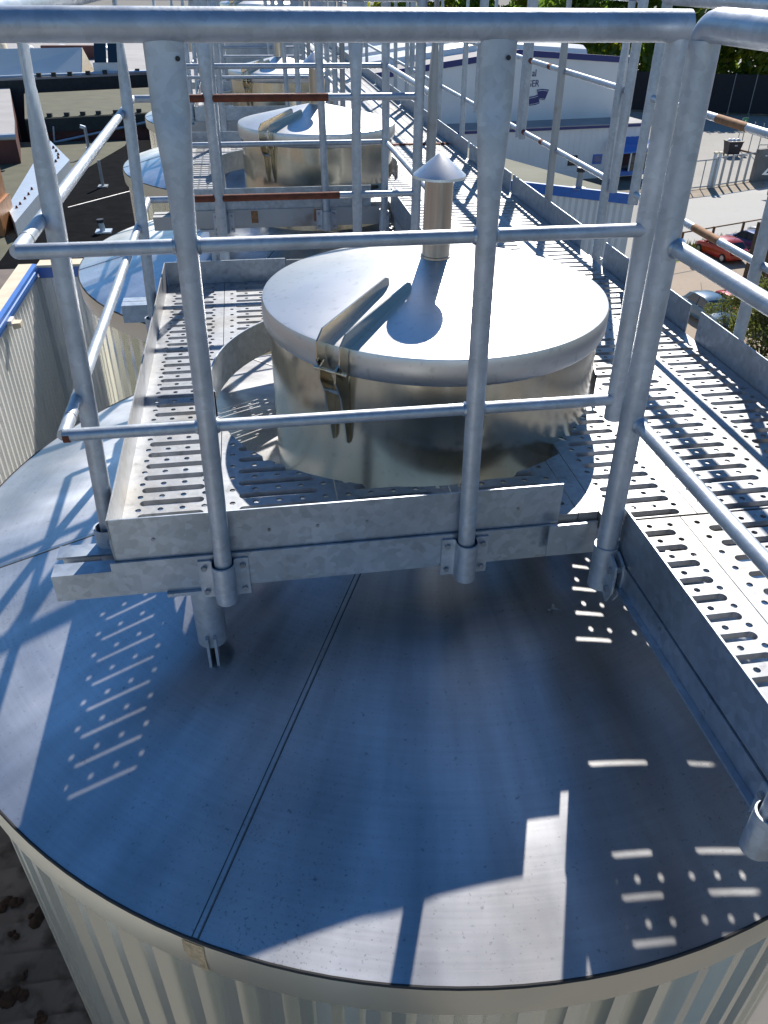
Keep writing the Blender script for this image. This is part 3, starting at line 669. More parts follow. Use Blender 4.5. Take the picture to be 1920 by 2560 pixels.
# cars
def make_car(name, label, paint, px, py, yaw, cs=.84):
    o = at(px, py, GZ); t = thing(name, label, 'car', (o.x, o.y, GZ), 'cars in the parking lot')
    c, s_ = math.cos(yaw), math.sin(yaw)
    T = lambda x, y, z: (o.x + (x * c - y * s_) * cs, o.y + (x * s_ + y * c) * cs, GZ + z * cs)     # x forward, y to its left
    stn = [(-2.02, .42, .62, .60), (-1.98, .30, .84, .74), (-1.80, .24, .98, .82), (-1.2, .20, 1.02, .86), (0, .19, .98, .87), (.9, .19, .93, .86),
           (1.45, .22, .82, .84), (1.85, .26, .70, .76), (2.05, .32, .56, .60), (2.09, .40, .48, .50)]
    def ring(x, zb, zt, w):
        P = [(-w * .92, zb), (-w, zb + .12), (-w, zb + (zt - zb) * .62), (-w * .94, zt - .05), (-w * .78, zt), (w * .78, zt), (w * .94, zt - .05), (w, zb + (zt - zb) * .62), (w, zb + .12), (w * .92, zb)]
        return [T(x, y, z) for y, z in P]
    MB().loft([ring(*q) for q in stn]).build('body', paint, t, smooth=True, angle=38)
    rf = [(-1.72, .95, .72), (-1.38, 1.36, .60), (-.9, 1.45, .585), (-.1, 1.46, .59), (.32, 1.37, .61), (1.02, .90, .72)]
    MB().loft([[T(x, -w * .86 if False else -w, z), T(x, -w * .7, z + .03), T(x, w * .7, z + .03), T(x, w, z), T(x, max(w, .72) * 1.02, .90), T(x, -max(w, .72) * 1.02, .90)] for x, z, w in rf]).build('roof', paint, t, smooth=True, angle=50)
    gl = lambda pts, nm: MB().add([T(*q) for q in pts] , [tuple(range(len(pts)))]).build(nm, M['glass'], t, recalc=False)
    gl([(.95, -.66, .965), (.95, .66, .965), (.36, .55, 1.385), (.36, -.55, 1.385)], 'windscreen')
    gl([(-1.74, .62, .975), (-1.74, -.62, .975), (-1.42, -.53, 1.36), (-1.42, .53, 1.36)], 'rear_window')
    for sg in (-1, 1):
        gl([(x, sg * y, z) for x, y, z in ((.82, .768, .95), (.28, .655, 1.345), (-.28, .635, 1.40), (-.32, .765, .95))], 'side_window')
        gl([(x, sg * y, z) for x, y, z in ((-.40, .765, .95), (-.36, .635, 1.40), (-.98, .635, 1.39), (-1.42, .765, .97))], 'side_window')
        for x in (-1.28, 1.30):
            a, b_ = T(x, sg * .68, .31), T(x, sg * .885, .31)
            w_ = MB().tube(a, b_, .31 * cs, 24).build('wheel', M['tyre'], t, smooth=True)
            a, b_ = T(x, sg * .87, .31), T(x, sg * .892, .31); MB().tube(a, b_, .19 * cs, 18).build('rim', M['alu'], w_, smooth=True)
        lb_ = MB(); lb_.loft([[T(1.86, sg * .46, .56), T(1.86, sg * .70, .58), T(1.80, sg * .72, .68), T(1.86, sg * .46, .66)], [T(2.035, sg * .46, .54), T(1.955, sg * .70, .56), T(1.90, sg * .70, .66), T(1.97, sg * .46, .65)]]).build('headlight', M['lamp_clear'], t)
        MB().loft([[T(-1.9, sg * .58, .66), T(-1.9, sg * .79, .66), T(-1.86, sg * .79, .88), T(-1.86, sg * .60, .88)], [T(-2.03, sg * .56, .66), T(-1.98, sg * .76, .66), T(-1.93, sg * .78, .88), T(-1.98, sg * .60, .88)]]).build('tail_light', M['lamp_red'], t)
        m0 = T(.72, sg * .84, .98); MB().box(m0[0] - .08, m0[0] + .08, m0[1] - .09, m0[1] + .09, m0[2] - .06, m0[2] + .07).build('wing_mirror', paint, t)
    for x, sg, z in ((-2.03, -1, .58), (2.105, 1, .42)):
        MB().loft([[T(x - .01, -.26, z), T(x - .01, .26, z), T(x - .01, .26, z + .11), T(x - .01, -.26, z + .11)], [T(x + .01, -.26, z), T(x + .01, .26, z), T(x + .01, .26, z + .11), T(x + .01, -.26, z + .11)]]).build('number_plate', M['plate'], t)
    MB().loft([[T(2.02, -.42, .33), T(2.02, .42, .33), T(2.02, .42, .41), T(2.02, -.42, .41)], [T(2.10, -.40, .34), T(2.10, .40, .34), T(2.10, .40, .41), T(2.10, -.40, .41)]]).build('grille', M['black'], t)
    MB().tube(T(-1.1, 0, 1.47), T(-1.35, 0, 1.85), .008, 6).build('aerial', M['black'], t)
    return t
pt = lambda n_, c: mat(n_, c, .28, .15, coat=.6)
red, pinkred, dblue, sblue, wht = pt('red_car_paint', (.36, .025, .01)), pt('crimson_car_paint', (.42, .02, .035)), pt('dark_blue_car_paint', (.012, .03, .15)), pt('slate_blue_car_paint', (.07, .14, .22)), pt('white_car_paint', (.7, .71, .74))
make_car('parked_car', 'bright red hatchback parked nose to the grass verge, tail towards us', red, 1797, 641, R(100))
make_car('parked_car', 'dark blue car parked beside the red one at the verge', dblue, 1868, 625, R(100))
make_car('parked_car', 'white car at the far end of the row by the verge', wht, 1925, 604, R(100))
make_car('parked_car', 'slate blue hatchback facing us beyond the kick plate gap', sblue, 1768, 802, R(-82))
make_car('parked_car', 'crimson car with a pinkish roof half hidden by the shrub', pinkred, 1835, 800, R(-80))

# gate and fence
def fence_line(t, a, b_, h, npost, pr_=.05, rails=(1.0, .08), mm='steel_grey', posts=True):
    a, b_ = Vector((a.x, a.y, GZ)), Vector((b_.x, b_.y, GZ)); u = (b_ - a)
    for f in rails: MB().tube(a + Vector((0, 0, h * f)), b_ + Vector((0, 0, h * f)), .05, 8).build('rail', M[mm], t)
    for i in range(npost):
        q = a + u * (i / (npost - 1)); MB().box(q.x - pr_, q.x + pr_, q.y - pr_, q.y + pr_, GZ, GZ + h).build('post', M[mm], t)
gl_, gm, gr_ = at(1640, 485, GZ), at(1776, 470, GZ), at(1878, 454, GZ)
t = thing('sliding_gate', 'grey sliding gate left of the twin gate posts beside the pale road', 'gate', gl_)
fence_line(t, gl_ + Vector((0, 0, 0)), gm, 2.15, 6, .03)
t = thing('yard_fence', 'grey fence with flat posts between the twin gate posts and the dark wall', 'fence', gm)
fence_line(t, gm, gr_, 2.25, 6, .07)
u_ = (gr_ - gm).normalized()
t = thing('gate_post', 'pair of tall grey gate posts where gate and fence meet', 'post', gm)
for s_ in (-.22, .22): MB().box(gm.x + u_.x * s_ - .09, gm.x + u_.x * s_ + .09, gm.y - .09, gm.y + .09, GZ, GZ + 2.55).build('post', M['zincsheet'], t)
for s_ in (-.22, .22): MB().box(gm.x + u_.x * s_ - .13, gm.x + u_.x * s_ + .13, gm.y - .13, gm.y + .13, GZ + 2.55, GZ + 2.68).build('post_cap', M['cream'], t)
w0, w1 = at(1880, 456, GZ), at(2080, 426, GZ); wd = (w1 - w0).normalized(); wn_ = Vector((-wd.y, wd.x, 0))
yw = MB().prism([w0, w1, w1 + wn_ * .35, w0 + wn_ * .35], GZ, GZ + 2.5).build('yard_wall', M['concrete']); tag(yw, 'dark grey shaded yard wall right of the gate fence', 'wall')
lm = MB().lathe([(.001, .1), (.09, .07), (.10, 0)], (w0.x + wd.x * .9, w0.y + wd.y * .9 - .05, GZ + 1.95), 12).build('wall_lamp', M['dome']); tag(lm, 'small round white lamp on the dark yard wall', 'lamp')
# hazard sign
sp_ = at(1913, 424, GZ + 1.6); hs = thing('hazard_board', 'black board with slanting yellow stripes and a white frame at the right edge', 'sign', (sp_.x, sp_.y, GZ))
B0 = Vector((sp_.x, sp_.y - 1.2, 0)); zq = GZ + 2.1
def board(nm, pts, y, m, th=.03): return MB().loft([[(B0.x + a, B0.y + y, zq + b_) for a, b_ in pts], [(B0.x + a, B0.y + y + th, zq + b_) for a, b_ in pts]]).build(nm, M[m], hs)
board('frame', [(-.95, -.62), (1.5, -.75), (1.5, .95), (.35, .95)], 0, 'sign_white'); board('panel', [(-.65, -.50), (1.4, -.62), (1.4, .82), (.40, .82)], -.012, 'black')
for i in range(4): board('stripe', [(-.28 + .36 * i, -.46), (-.12 + .36 * i, -.47), (.16 + .36 * i, .10 + .05 * i), (.02 + .36 * i, .10 + .05 * i)], -.02, 'yellow', .01)
MB().box(B0.x - .04, B0.x + .04, B0.y + .03, B0.y + .1, GZ, zq - .5).build('post', M['steel_grey'], hs)
MB().box(B0.x + .9, B0.x + .98, B0.y + .03, B0.y + .1, GZ, zq - .5).build('post', M['steel_grey'], hs)
# bin, green sign, poles
p = at(1826, 390, GZ); bn = thing('wheelie_bin', 'black wheeled waste container with pale bags under its lid', 'bin', (p.x, p.y, GZ)); bx, by = p.x, p.y
MB().loft([[(bx + a * w, by + c * d, GZ + z) for a, c in ((-1, -1), (1, -1), (1, 1), (-1, 1))] for w, d, z in ((.58, .42, .2), (.62, .46, .7), (.70, .54, 1.25), (.74, .58, 1.27), (.74, .58, 1.33))]).build('tub', M['black'], bn)
for a in (-.45, -.05, .4):
    MB().lathe([(.001, .2), (.15, .17), (.25, .05), (.24, -.06)], (bx + a, by, GZ + 1.33), 10).build('bag', M['dome'], bn, smooth=True)
for a in (-.5, .5):
    for c in (-.36, .36): MB().tube((bx + a - .03, by + c, GZ + .1), (bx + a + .03, by + c, GZ + .1), .1, 12).build('wheel', M['tyre'], bn)
for i in range(3): MB().box(bx - .12 + .10 * i, bx - .06 + .10 * i, by - .565, by - .55, GZ + .93, GZ + 1.05).build('pale_mark', M['sign_white'], bn)
p = at(1838, 378, GZ); sg = thing('green_sign', 'two small green sign panels on a thin post behind the waste bin', 'sign', (p.x, p.y, GZ))
MB().tube((p.x, p.y, GZ), (p.x, p.y, GZ + 2.9), .035, 8).build('post', M['steel_grey'], sg)
s1 = MB().box(p.x + .0, p.x + .55, p.y - .05, p.y - .02, GZ + 2.25, GZ + 2.95).build('panel', M['sign_green'], sg)
MB().add([(p.x + a, p.y - .056, GZ + b_) for a, b_ in ((.10, 2.35), (.45, 2.35), (.275, 2.8))], [(0, 1, 2)]).build('white_arrow', M['sign_white'], s1, recalc=False)
MB().box(p.x + .0, p.x + .85, p.y - .05, p.y - .02, GZ + 1.75, GZ + 2.05).build('panel', M['sign_green'], sg)
t = thing('pole_row', 'row of thin dark poles behind the waste bin', 'fence', at(1849, 377, GZ))
a, b_ = at(1849, 377, GZ), at(1935, 398, GZ)
for i in range(5):
    q = a.lerp(b_, i / 4); MB().tube((q.x, q.y, GZ), (q.x, q.y, GZ + 2.7), .045, 8).build('pole', M['steel_grey'], t)
MB().tube((a.x, a.y, GZ + .08), (b_.x, b_.y, GZ + .08), .08, 8).build('base_rail', M['wood'], t)
p = at(1890, 392, GZ); t = thing('bumper_frame', 'small square steel hoop standing by the thin poles', 'hoop', p)
for s_ in (0, 1.1): MB().box(p.x + s_ - .04, p.x + s_ + .04, p.y - .04, p.y + .04, GZ, GZ + 1.0).build('leg', M['steel_grey'], t)
MB().box(p.x - .04, p.x + 1.14, p.y - .04, p.y + .04, GZ + 1.0, GZ + 1.08).build('top_bar', M['steel_grey'], t)
# timber wall piece at the right edge
p = at(1903, 725, GZ); t = thing('timber_shed', 'brown timber shed corner with upright boards at the right edge', 'shed', p)
for i in range(8): MB().box(p.x + .32 * i, p.x + .32 * i + .27, p.y, p.y + .05, GZ, GZ + 3.2).build('board', M['wood'], t)
MB().box(p.x + .02, p.x + 2.5, p.y + .052, p.y + 2.0, GZ, GZ + 3.1).build('body', M['bark'], t)

# ------------------------------------------------------------------ buildings on the right
U = Vector((.9893, .1459)); V = Vector((-U.y, U.x)); P0 = Vector((32.74, 66.83))
W2 = lambda a, c, z: Vector((P0.x + U.x * a + V.x * c, P0.y + U.y * a + V.y * c, z))   # a along the front (right +), c into depth
def wbox(nm, a0, a1, c0, c1, z0, z1, m, parent): return MB().prism([W2(a0, c0, 0), W2(a1, c0, 0), W2(a1, c1, 0), W2(a0, c1, 0)], z0, z1).build(nm, M[m], parent)
def wribs(mb, a0, a1, c, z0, z1, pitch=.5, d=.03):
    a = a0
    while a < a1 - .1: mb.prism([W2(a, c - d, 0), W2(a + pitch * .3, c - d, 0), W2(a + pitch * .3, c + .01, 0), W2(a, c + .01, 0)], z0, z1); a += pitch
    return mb
an = thing('office_annex', 'low white flat-roofed annex with navy roof edge and blue entrance canopy', 'building', W2(0, 0, GZ))
wbox('wall', -34, 0, 0, 3.0, GZ, -9.15, 'white_wall', an)
wribs(MB(), -34, -.2, 0, GZ + .9, -9.2).build('wall_rib', M['white_wall'], an)
wbox('plinth', -34, -.02, -.05, -.001, GZ, GZ + .75, 'white_wall', an)
wbox('roof_edge', -34.1, .15, -.18, 3.0, -9.15, -8.95, 'navy', an)
wbox('roof', -34.1, .16, -.20, 3.0, -8.95, -8.88, 'grey_roof', an)
def awin(px0, py0, px1, py1, frame, glass):
    n3 = V.to_3d(); n3.z = 0; A, B = atp(px0, py0, W2(0, 0, 0), n3), atp(px1, py1, W2(0, 0, 0), n3)
    aa = (A - W2(0, 0, 0)).to_2d().dot(U); ab = (B - W2(0, 0, 0)).to_2d().dot(U); z0, z1 = min(A.z, B.z), max(A.z, B.z)
    f = wbox('window', aa, ab, -.06, -.001, z0, z1, frame, an); wbox('pane', aa + .12, ab - .12, -.075, -.061, z0 + .12, z1 - .12, glass, f)
awin(1421, 389, 1440, 413, 'dark', 'glass'); awin(1483, 386, 1502, 409, 'blue', 'glass_blue'); awin(1522, 431, 1533, 441, 'cream', 'glass')
wbox('pink_panel', -2.9, -2.1, -.10, -.001, -12.1, -10.7, 'pink', an)
ent = wbox('entrance_bay', -1.95, -.15, -1.3, -.001, -12.3, -10.9, 'glass', an)
wbox('bay_base', -2.9, -.10, -1.35, -.001, -12.62, -12.3, 'blue', an)
for a in (-1.95, -.95, -.2): wbox('bay_frame', a, a + .12, -1.36, -1.301, -12.3, -10.9, 'white_wall', ent)
MB().loft([[W2(-3.4, -.001, -9.9), W2(.15, -.001, -9.9), W2(.15, -.001, -10.05), W2(-3.4, -.001, -10.05)], [W2(-3.4, -.9, -10.35), W2(.15, -.9, -10.35), W2(.15, -.9, -10.9), W2(-3.4, -.9, -10.9)], [W2(-3.4, -1.9, -10.75), W2(.55, -1.9, -10.6), W2(.55, -1.9, -10.7), W2(-3.4, -1.9, -10.86)]]).build('canopy', M['blue'], an)
MB().tube(W2(.02, -.06, -9.1), W2(.02, -.06, GZ), .06, 8).build('drain_pipe', M['white_wall'], an)
vb = MB().lathe([(.001, .3), (.2, .25), (.28, 0)], tuple(W2(-13.2, .3, -8.88)), 10).build('roof_dome', M['dome'], an, smooth=True)
# gabled hall behind the annex
hc = 3.0; n3 = V.to_3d(); HP = W2(0, hc, 0)
pr_ = atp(1571, 157, HP, n3); pa = atp(1295, 139, HP, n3); pl = atp(1023, 184, HP, n3)
aR, aA, aL = [(q - W2(0, 0, 0)).to_2d().dot(U) for q in (pr_, pa, pl)]
zR, zA, zL = pr_.z, pa.z, pl.z; sl_ = (zA - zL) / (aA - aL); aLL = aA - (aA - aL) * 1.45; zLL = zA - sl_ * (aA - aLL); HD = 42
hall = thing('warehouse_hall', 'big white gabled hall with navy verge and dark blue lettering, skylights along its roof', 'building', W2(aA, hc, GZ))
MB().loft([[W2(aLL, c, GZ), W2(aR, c, GZ), W2(aR, c, zR), W2(aA, c, zA), W2(aLL, c, zLL)] for c in (hc, hc + HD)]).build('wall', M['white_wall'], hall)
for (a0, z0, a1, z1) in ((aLL, zLL, aA, zA), (aA, zA, aR, zR)):
    MB().loft([[W2(a0, c, z0 - .02), W2(a1, c, z1 - .02), W2(a1, c, z1 + .42), W2(a0, c, z0 + .42)] for c in (hc - .12, hc - .002)]).build('verge_board', M['navy'], hall)
    MB().loft([[W2(a0, c, z0 + .01), W2(a1, c, z1 + .01), W2(a1, c, z1 + .12), W2(a0, c, z0 + .12)] for c in (hc, hc + HD)]).build('roof', M['grey_roof'], hall)
    for c in (5, 11, 18, 27):
        n_ = 7; rings = []
        for cc, hh in [(c + .0, .0), (c + .25, .42), (c + .9, .68), (c + 1.7, .68), (c + 2.3, .42), (c + 2.6, .0)]:
            rings.append([W2(a0 + (a1 - a0) * f, hc + cc, z0 + (z1 - z0) * f + .12 + hh) for f in (.12, .90)])
        vs = [p for r in rings for p in r]; k_ = len(rings)
        MB().add(vs, [(2 * i, 2 * i + 1, 2 * i + 3, 2 * i + 2) for i in range(k_ - 1)] + [tuple(2 * i for i in range(k_)), tuple(2 * i + 1 for i in reversed(range(k_)))]).build('skylight', M['dome'], hall)
# lettering and ribbon emblem
def text(nm, s_, px, py, hpx, m, parent):
    cu = bpy.data.curves.new(nm, 'FONT'); cu.body = s_; cu.extrude = .01; cu.align_x = 'LEFT'
    A = atp(px, py, HP, n3); B = atp(px, py - hpx, HP, n3); cu.size = (B.z - A.z) / .70; cu.shear = 0
    o = bpy.data.objects.new('tmp', cu); COL.objects.link(o); dg = bpy.context.evaluated_depsgraph_get(); me = bpy.data.meshes.new_from_object(o.evaluated_get(dg)); bpy.data.objects.remove(o)
    mb = MB(); X = U.to_3d(); Z = Vector((0, 0, 1)); q0 = A - V.to_3d() * .03
    mb.v = [tuple(q0 + X * v.co.x * .86 + Z * v.co.y - V.to_3d() * v.co.z) for v in me.vertices]; mb.f = [tuple(p_.vertices) for p_ in me.polygons]
    for v in []: pass
    return mb.build(nm, M[m], parent)
text('lettering', 'al', 1329, 191, 18, 'navy', hall); text('lettering', 'GER', 1316, 217, 17, 'navy', hall)
def hpoly(nm, pts, m, parent, off=.03, th=.02):
    q = [atp(px, py, HP, n3) for px, py in pts]; d = V.to_3d()
    return MB().loft([[p_ - d * (off + th) for p_ in q], [p_ - d * off for p_ in q]]).build(nm, M[m], parent)
em = hpoly('ribbon_emblem', [(1342, 224), (1356, 222), (1372, 224), (1361, 250), (1348, 248), (1344, 236)], 'navy', hall)
hpoly('ribbon_fold', [(1322, 242), (1334, 240), (1345, 236), (1348, 258), (1338, 262), (1322, 264)], 'navy', em, .034, .02)
for ln in ([(1343, 227), (1357, 225), (1370, 227), (1370, 228), (1357, 226), (1343, 228)], [(1349, 245.5), (1361, 247), (1361, 248), (1349, 246.5)]): hpoly('ribbon_line', ln, 'sign_white', em, .056, .006)
for ln in ([(1322, 245), (1334, 243), (1344, 239.5), (1344, 240.5), (1334, 244), (1322, 246)], [(1323, 260.5), (1338, 258.5), (1346, 255), (1346, 256), (1338, 259.5), (1323, 261.5)]): hpoly('ribbon_line', ln, 'sign_white', em, .056, .006)
# nearer low building with bright blue roof edge
zy = -6.0
A, B, C_, D_ = at(1080, 431, zy), at(1589, 489, zy), at(1488, 459, zy), at(1130, 358, zy)
yb = thing('flat_roof_workshop', 'low workshop with bright blue roof edge and pale olive flat roof beyond the railing', 'building', (B.x, B.y, GZ))
MB().prism([A, B, C_, D_], GZ, zy - .30).build('wall', M['white_wall'], yb)
e = (B - A).normalized(); nrm_ = Vector((e.y, -e.x, 0))
rb = MB(); k = 0.0; Lw = (B - A).length
while k < Lw - .3:
    a_ = A + e * k; b2 = a_ + e * .12; rb.prism([a_, b2, b2 + nrm_ * .05, a_ + nrm_ * .05], GZ, zy - .30); k += .26
rb.build('wall_rib', M['wall_rib'], yb)
MB().prism([A + nrm_ * .14 - e * .1, B + nrm_ * .14 + e * .14, B - nrm_ * .02 + e * .14, A - nrm_ * .02 - e * .1], zy - .32, zy + .06).build('roof_edge', M['blue'], yb)
MB().prism([A, B, C_, D_], zy - .30, zy).build('roof', M['olive_pale'], yb)
p = at(1446, 471, zy); vp_ = MB().lathe([(.30, 0), (.30, .03), (.13, .04), (.12, .62), (.17, .63), (.17, .80), (.001, .84)], (p.x, p.y, zy), 14).build('roof_vent', M['steel_grey'], yb, smooth=True)
MB().lathe([(.17, .63), (.172, .80), (.001, .845)], (p.x, p.y, zy), 14).build('vent_hood', M['black'], vp_)
# lamp pole in front of the hedge
p = at(1470, 158, -6); lp = thing('lamp_pole', 'thin pale mast standing against the tree row above the hall roof', 'mast', (p.x, p.y + 45, GZ))
q = at(1470, 240, GZ); lp.location = (q.x, q.y, GZ)
MB().tube((q.x, q.y, GZ), (q.x, q.y, GZ + 14), .12, 8, .07).build('pole', M['steel_grey'], lp); MB().box(q.x - .5, q.x + .5, q.y - .2, q.y + .2, GZ + 14, GZ + 14.2).build('lamp_head', M['steel_grey'], lp)

# ------------------------------------------------------------------ trees
def leaf_mesh(name, n, r, zc, leaf, m, seed, clumps=26):
    rnd = random.Random(seed); mb = MB(); cl = []
    for i in range(clumps):
        a = rnd.uniform(0, 6.28); h = rnd.uniform(-1, 1); q = math.sqrt(max(0, 1 - h * h)) * rnd.uniform(.35, .95)
        cl.append((r * q * math.cos(a), r * q * math.sin(a), zc + h * zc * .8, r * rnd.uniform(.22, .42)))
    for i in range(n):
        c = cl[i % clumps]; a = rnd.uniform(0, 6.28); h = rnd.uniform(-1, 1); q = math.sqrt(1 - h * h); s_ = c[3] * rnd.random() ** .4
        p = Vector((c[0] + s_ * q * math.cos(a), c[1] + s_ * q * math.sin(a), c[2] + s_ * h * .8))
        d = Vector((rnd.gauss(0, 1), rnd.gauss(0, 1), rnd.gauss(.4, .8))).normalized(); u = d.orthogonal().normalized(); w = d.cross(u); l = leaf * rnd.uniform(.6, 1.3)
        mb.add([p - u * l, p + w * l * .45, p + u * l, p - w * l * .45], [(0, 1, 2, 3)])
    me = bpy.data.meshes.new(name); me.from_pydata(mb.v, [], mb.f); me.materials.append(M[m]); me.update(); return me
CROWNS = [leaf_mesh('crown_a', 2600, 5.2, 5.6, .42, 'leaf_a', 1), leaf_mesh('crown_b', 2600, 4.6, 5.4, .40, 'leaf_b', 2), leaf_mesh('crown_c', 2400, 4.8, 6.0, .44, 'leaf_a', 3)]
def tree(name, label, x, y, zb, sc, crown, group, rot=0.0, trunk=True, low=1.0):
    t = thing(name, label, 'tree', (x, y, zb), group)
    o = bpy.data.objects.new('crown', crown); COL.objects.link(o); o.parent = t; o.location = (0, 0, low * sc); o.scale = (sc, sc, sc); o.rotation_euler = (0, 0, rot)
    if trunk:
        b = MB(); b.loft([[(x + r * math.cos(a), y + r * math.sin(a), zb + z) for a in (2 * math.pi * i / 10 for i in range(10))] for r, z in ((.34 * sc, 0), (.25 * sc, 1.5 * sc), (.17 * sc, 5 * sc), (.06 * sc, 9 * sc))])
        for i in range(5):
            a = i * 1.3; b.tube((x, y, zb + (2 + i * .8) * sc), (x + 2.6 * sc * math.cos(a), y + 2.6 * sc * math.sin(a), zb + (4.2 + i) * sc), .10 * sc, 6, .03 * sc)
        b.build('trunk', M['bark'], t)
    return t
tl = ['dark broad tree', 'yellow green tree', 'deep green tree']
i = 0
ta, tb = at(1330, 262, GZ), at(2080, 296, GZ)
places = ['behind the hall roof left of the mast', 'just left of the mast above the hall', 'right of the mast above the hall roof', 'above the right end of the hall', 'behind the double corner post', 'right of the corner post over the dark screen fence',
          'second from the corner post over the screen fence', 'third over the screen fence, brightest crown', 'over the screen fence near the right edge', 'at the right edge of the picture']
for k in range(10):
    q = ta.lerp(tb, (k + .5) / 10); q = q + Vector((random.uniform(-1, 1), 5 + random.uniform(0, 3), 0))
    c = (k * 7) % 3; tree('hedge_tree', f'{tl[c]} {places[k]}', q.x, q.y, GZ, 1.28 + .2 * random.random(), CROWNS[c], 'tree row behind the yard', k * 1.7, True, .2)
far = [(1010, 'behind the far posts left of the tree row'), (1090, 'behind the thin posts at the top, beside the bright gap'), (1150, 'at the top between thin posts'), (1215, 'at the top above the lettered hall'), (1290, 'at the top, yellowish, left of the corner post'), (1370, 'at the top edge near the mast'), (1450, 'at the top edge right of the mast')]
for k, (px, wh) in enumerate(far):
    r = ray(px, 20); q = CAM + r * (150 / r.y); c = (1, 0, 1, 2, 0, 1, 1)[k]
    tree('distant_tree', f'{tl[c]} far off {wh}', q.x, q.y, GZ, 1.5, CROWNS[c], 'distant trees along the top edge', k * 2.1, False, -.2)
sf = thing('screen_fence', 'dark screen fence with pale thin posts in front of the tree row', 'fence', (at(1640, 284, GZ).x, at(1640, 284, GZ).y, GZ))
a, b_ = at(1560, 279, GZ), at(2050, 296, GZ); u = (b_ - a).normalized(); n_ = Vector((-u.y, u.x, 0)); L_ = (b_ - a).length
MB().prism([a, b_, b_ + n_ * .06, a + n_ * .06], GZ + .25, GZ + 4.4).build('screen', M['fence_dark'], sf)
for i in range(int(L_ / 2.45)):
    q = a + u * (i * 2.45) - n_ * .05; pp = MB().box(q.x - .03, q.x + .03, q.y - .03, q.y + .03, GZ, GZ + 4.5).build('post', M['steel_grey'], sf)
    MB().box(q.x - .09, q.x + .09, q.y - .09, q.y + .09, GZ, GZ + .35).build('foot', M['concrete'], pp)
# leafy shrubs close below the walkway at the right
SH = [leaf_mesh('shrub_a', 5200, 1.9, 1.9, .085, 'leaf_c', 11, 30), leaf_mesh('shrub_b', 5200, 1.7, 1.7, .085, 'leaf_c', 12, 30)]
for k, (px, py, s_, lb_) in enumerate(((1818, 858, .62, 'smaller leafy shrub in front of the crimson car'), (1898, 905, 1.05, 'big leafy shrub below the right railing post'), (1950, 930, 1.0, 'leafy shrub cut off by the right edge'))):
    q = at(px, py, GZ); t = thing('shrub', lb_, 'shrub', (q.x, q.y, GZ), 'shrubs below the walkway')
    o = bpy.data.objects.new('foliage', SH[k % 2]); COL.objects.link(o); o.parent = t; o.location = (0, 0, .3); o.scale = (s_,) * 3; o.rotation_euler = (0, 0, k)
    b = MB()
    for i in range(5): b.tube((q.x, q.y, GZ), (q.x + .8 * s_ * math.cos(i * 1.3), q.y + .8 * s_ * math.sin(i * 1.3), GZ + 2 * s_), .04, 6, .015)
    b.build('stem', M['bark'], t)

# ------------------------------------------------------------------ buildings on the left
zw = -1.5; xw = -2.40; ye_ = 9.02
bl = thing('ribbed_wall_building', 'pale ribbed building with bright blue roof edge hard left of the tanks', 'building', (xw - 2, 4, GZ))
MB().prism([(xw - 9, -6), (xw, -6), (xw, ye_ + .09), (xw - 9, ye_ + .09)], GZ, zw - .14).build('wall', M['wall_rib'], bl)
rb = MB(); y = -6.0
while y < ye_ - .05: rb.add([(xw, y, GZ), (xw + .032, y + .018, GZ), (xw + .032, y + .052, GZ), (xw, y + .07, GZ), (xw, y, zw - .12), (xw + .032, y + .018, zw - .12), (xw + .032, y + .052, zw - .3), (xw, y + .07, zw - .12)], [(0, 1, 5, 4), (1, 2, 6, 5), (2, 3, 7, 6)]); y += .118
rb.build('wall_rib', M['wall_rib'], bl, recalc=False)
tr = MB(); pf = [(0.0, zw - .12), (.045, zw - .12), (.045, zw - .085), (.058, zw - .08), (.058, zw - .04), (.045, zw - .035), (.045, zw), (.0, zw + .006), (.0, zw - .12)]
tr.loft([[(xw + a, y, z) for a, z in pf] for y in (-6, ye_ + .04)]).build('roof_edge', M['blue'], bl)
MB().box(xw - .16, xw - .003, -6, ye_ + .1, zw - .138, zw - .012).build('coping', M['cream'], bl)
MB().box(xw - 8.9, xw - .165, -6, ye_ + .1, zw - .138, zw - .06).build('roof', M['brown_roof'], bl)
rb = MB(); x_ = xw + .05
while x_ < -1.24: rb.add([(x_, ye_, GZ), (x_ + .018, ye_ - .03, GZ), (x_ + .05, ye_ - .03, GZ), (x_ + .068, ye_, GZ), (x_, ye_, zw - .12), (x_ + .018, ye_ - .03, zw - .12), (x_ + .05, ye_ - .03, zw - .12), (x_ + .068, ye_, zw - .12)], [(0, 1, 5, 4), (1, 2, 6, 5), (2, 3, 7, 6)]); x_ += .118
rb.build('wall_rib', M['wall_rib'], bl, recalc=False)
p = atp(8, 806, (xw, 0, 0), Vector((1, 0, 0)))
wl_ = MB().box(xw + .03, xw + .09, p.y - .06, p.y + .07, p.z - .02, p.z + .03).build('wall_outlet', M['white_wall'], bl); MB().loft([[(xw + .09, p.y - .05, p.z), (xw + .09, p.y + .06, p.z), (xw + .09, p.y + .05, p.z - .06), (xw + .09, p.y - .04, p.z - .06)], [(xw + .16, p.y - .04, p.z), (xw + .16, p.y + .05, p.z), (xw + .16, p.y + .04, p.z - .05), (xw + .16, p.y - .03, p.z - .05)]]).build('outlet_spout', M['cream'], wl_)
# return wall towards the tanks
MB().box(xw + .001, -1.20, ye_, ye_ + .3, GZ, zw - .13).build('return_wall', M['wall_rib'], bl)
MB().box(xw + .062, -1.20, ye_ - .05, ye_ - .002, zw - .125, zw - .012).build('roof_edge', M['blue'], bl)
MB().box(xw + .062, -1.20, ye_ - .06, ye_ + .14, zw - .010, zw + .015).build('coping', M['cream'], bl)
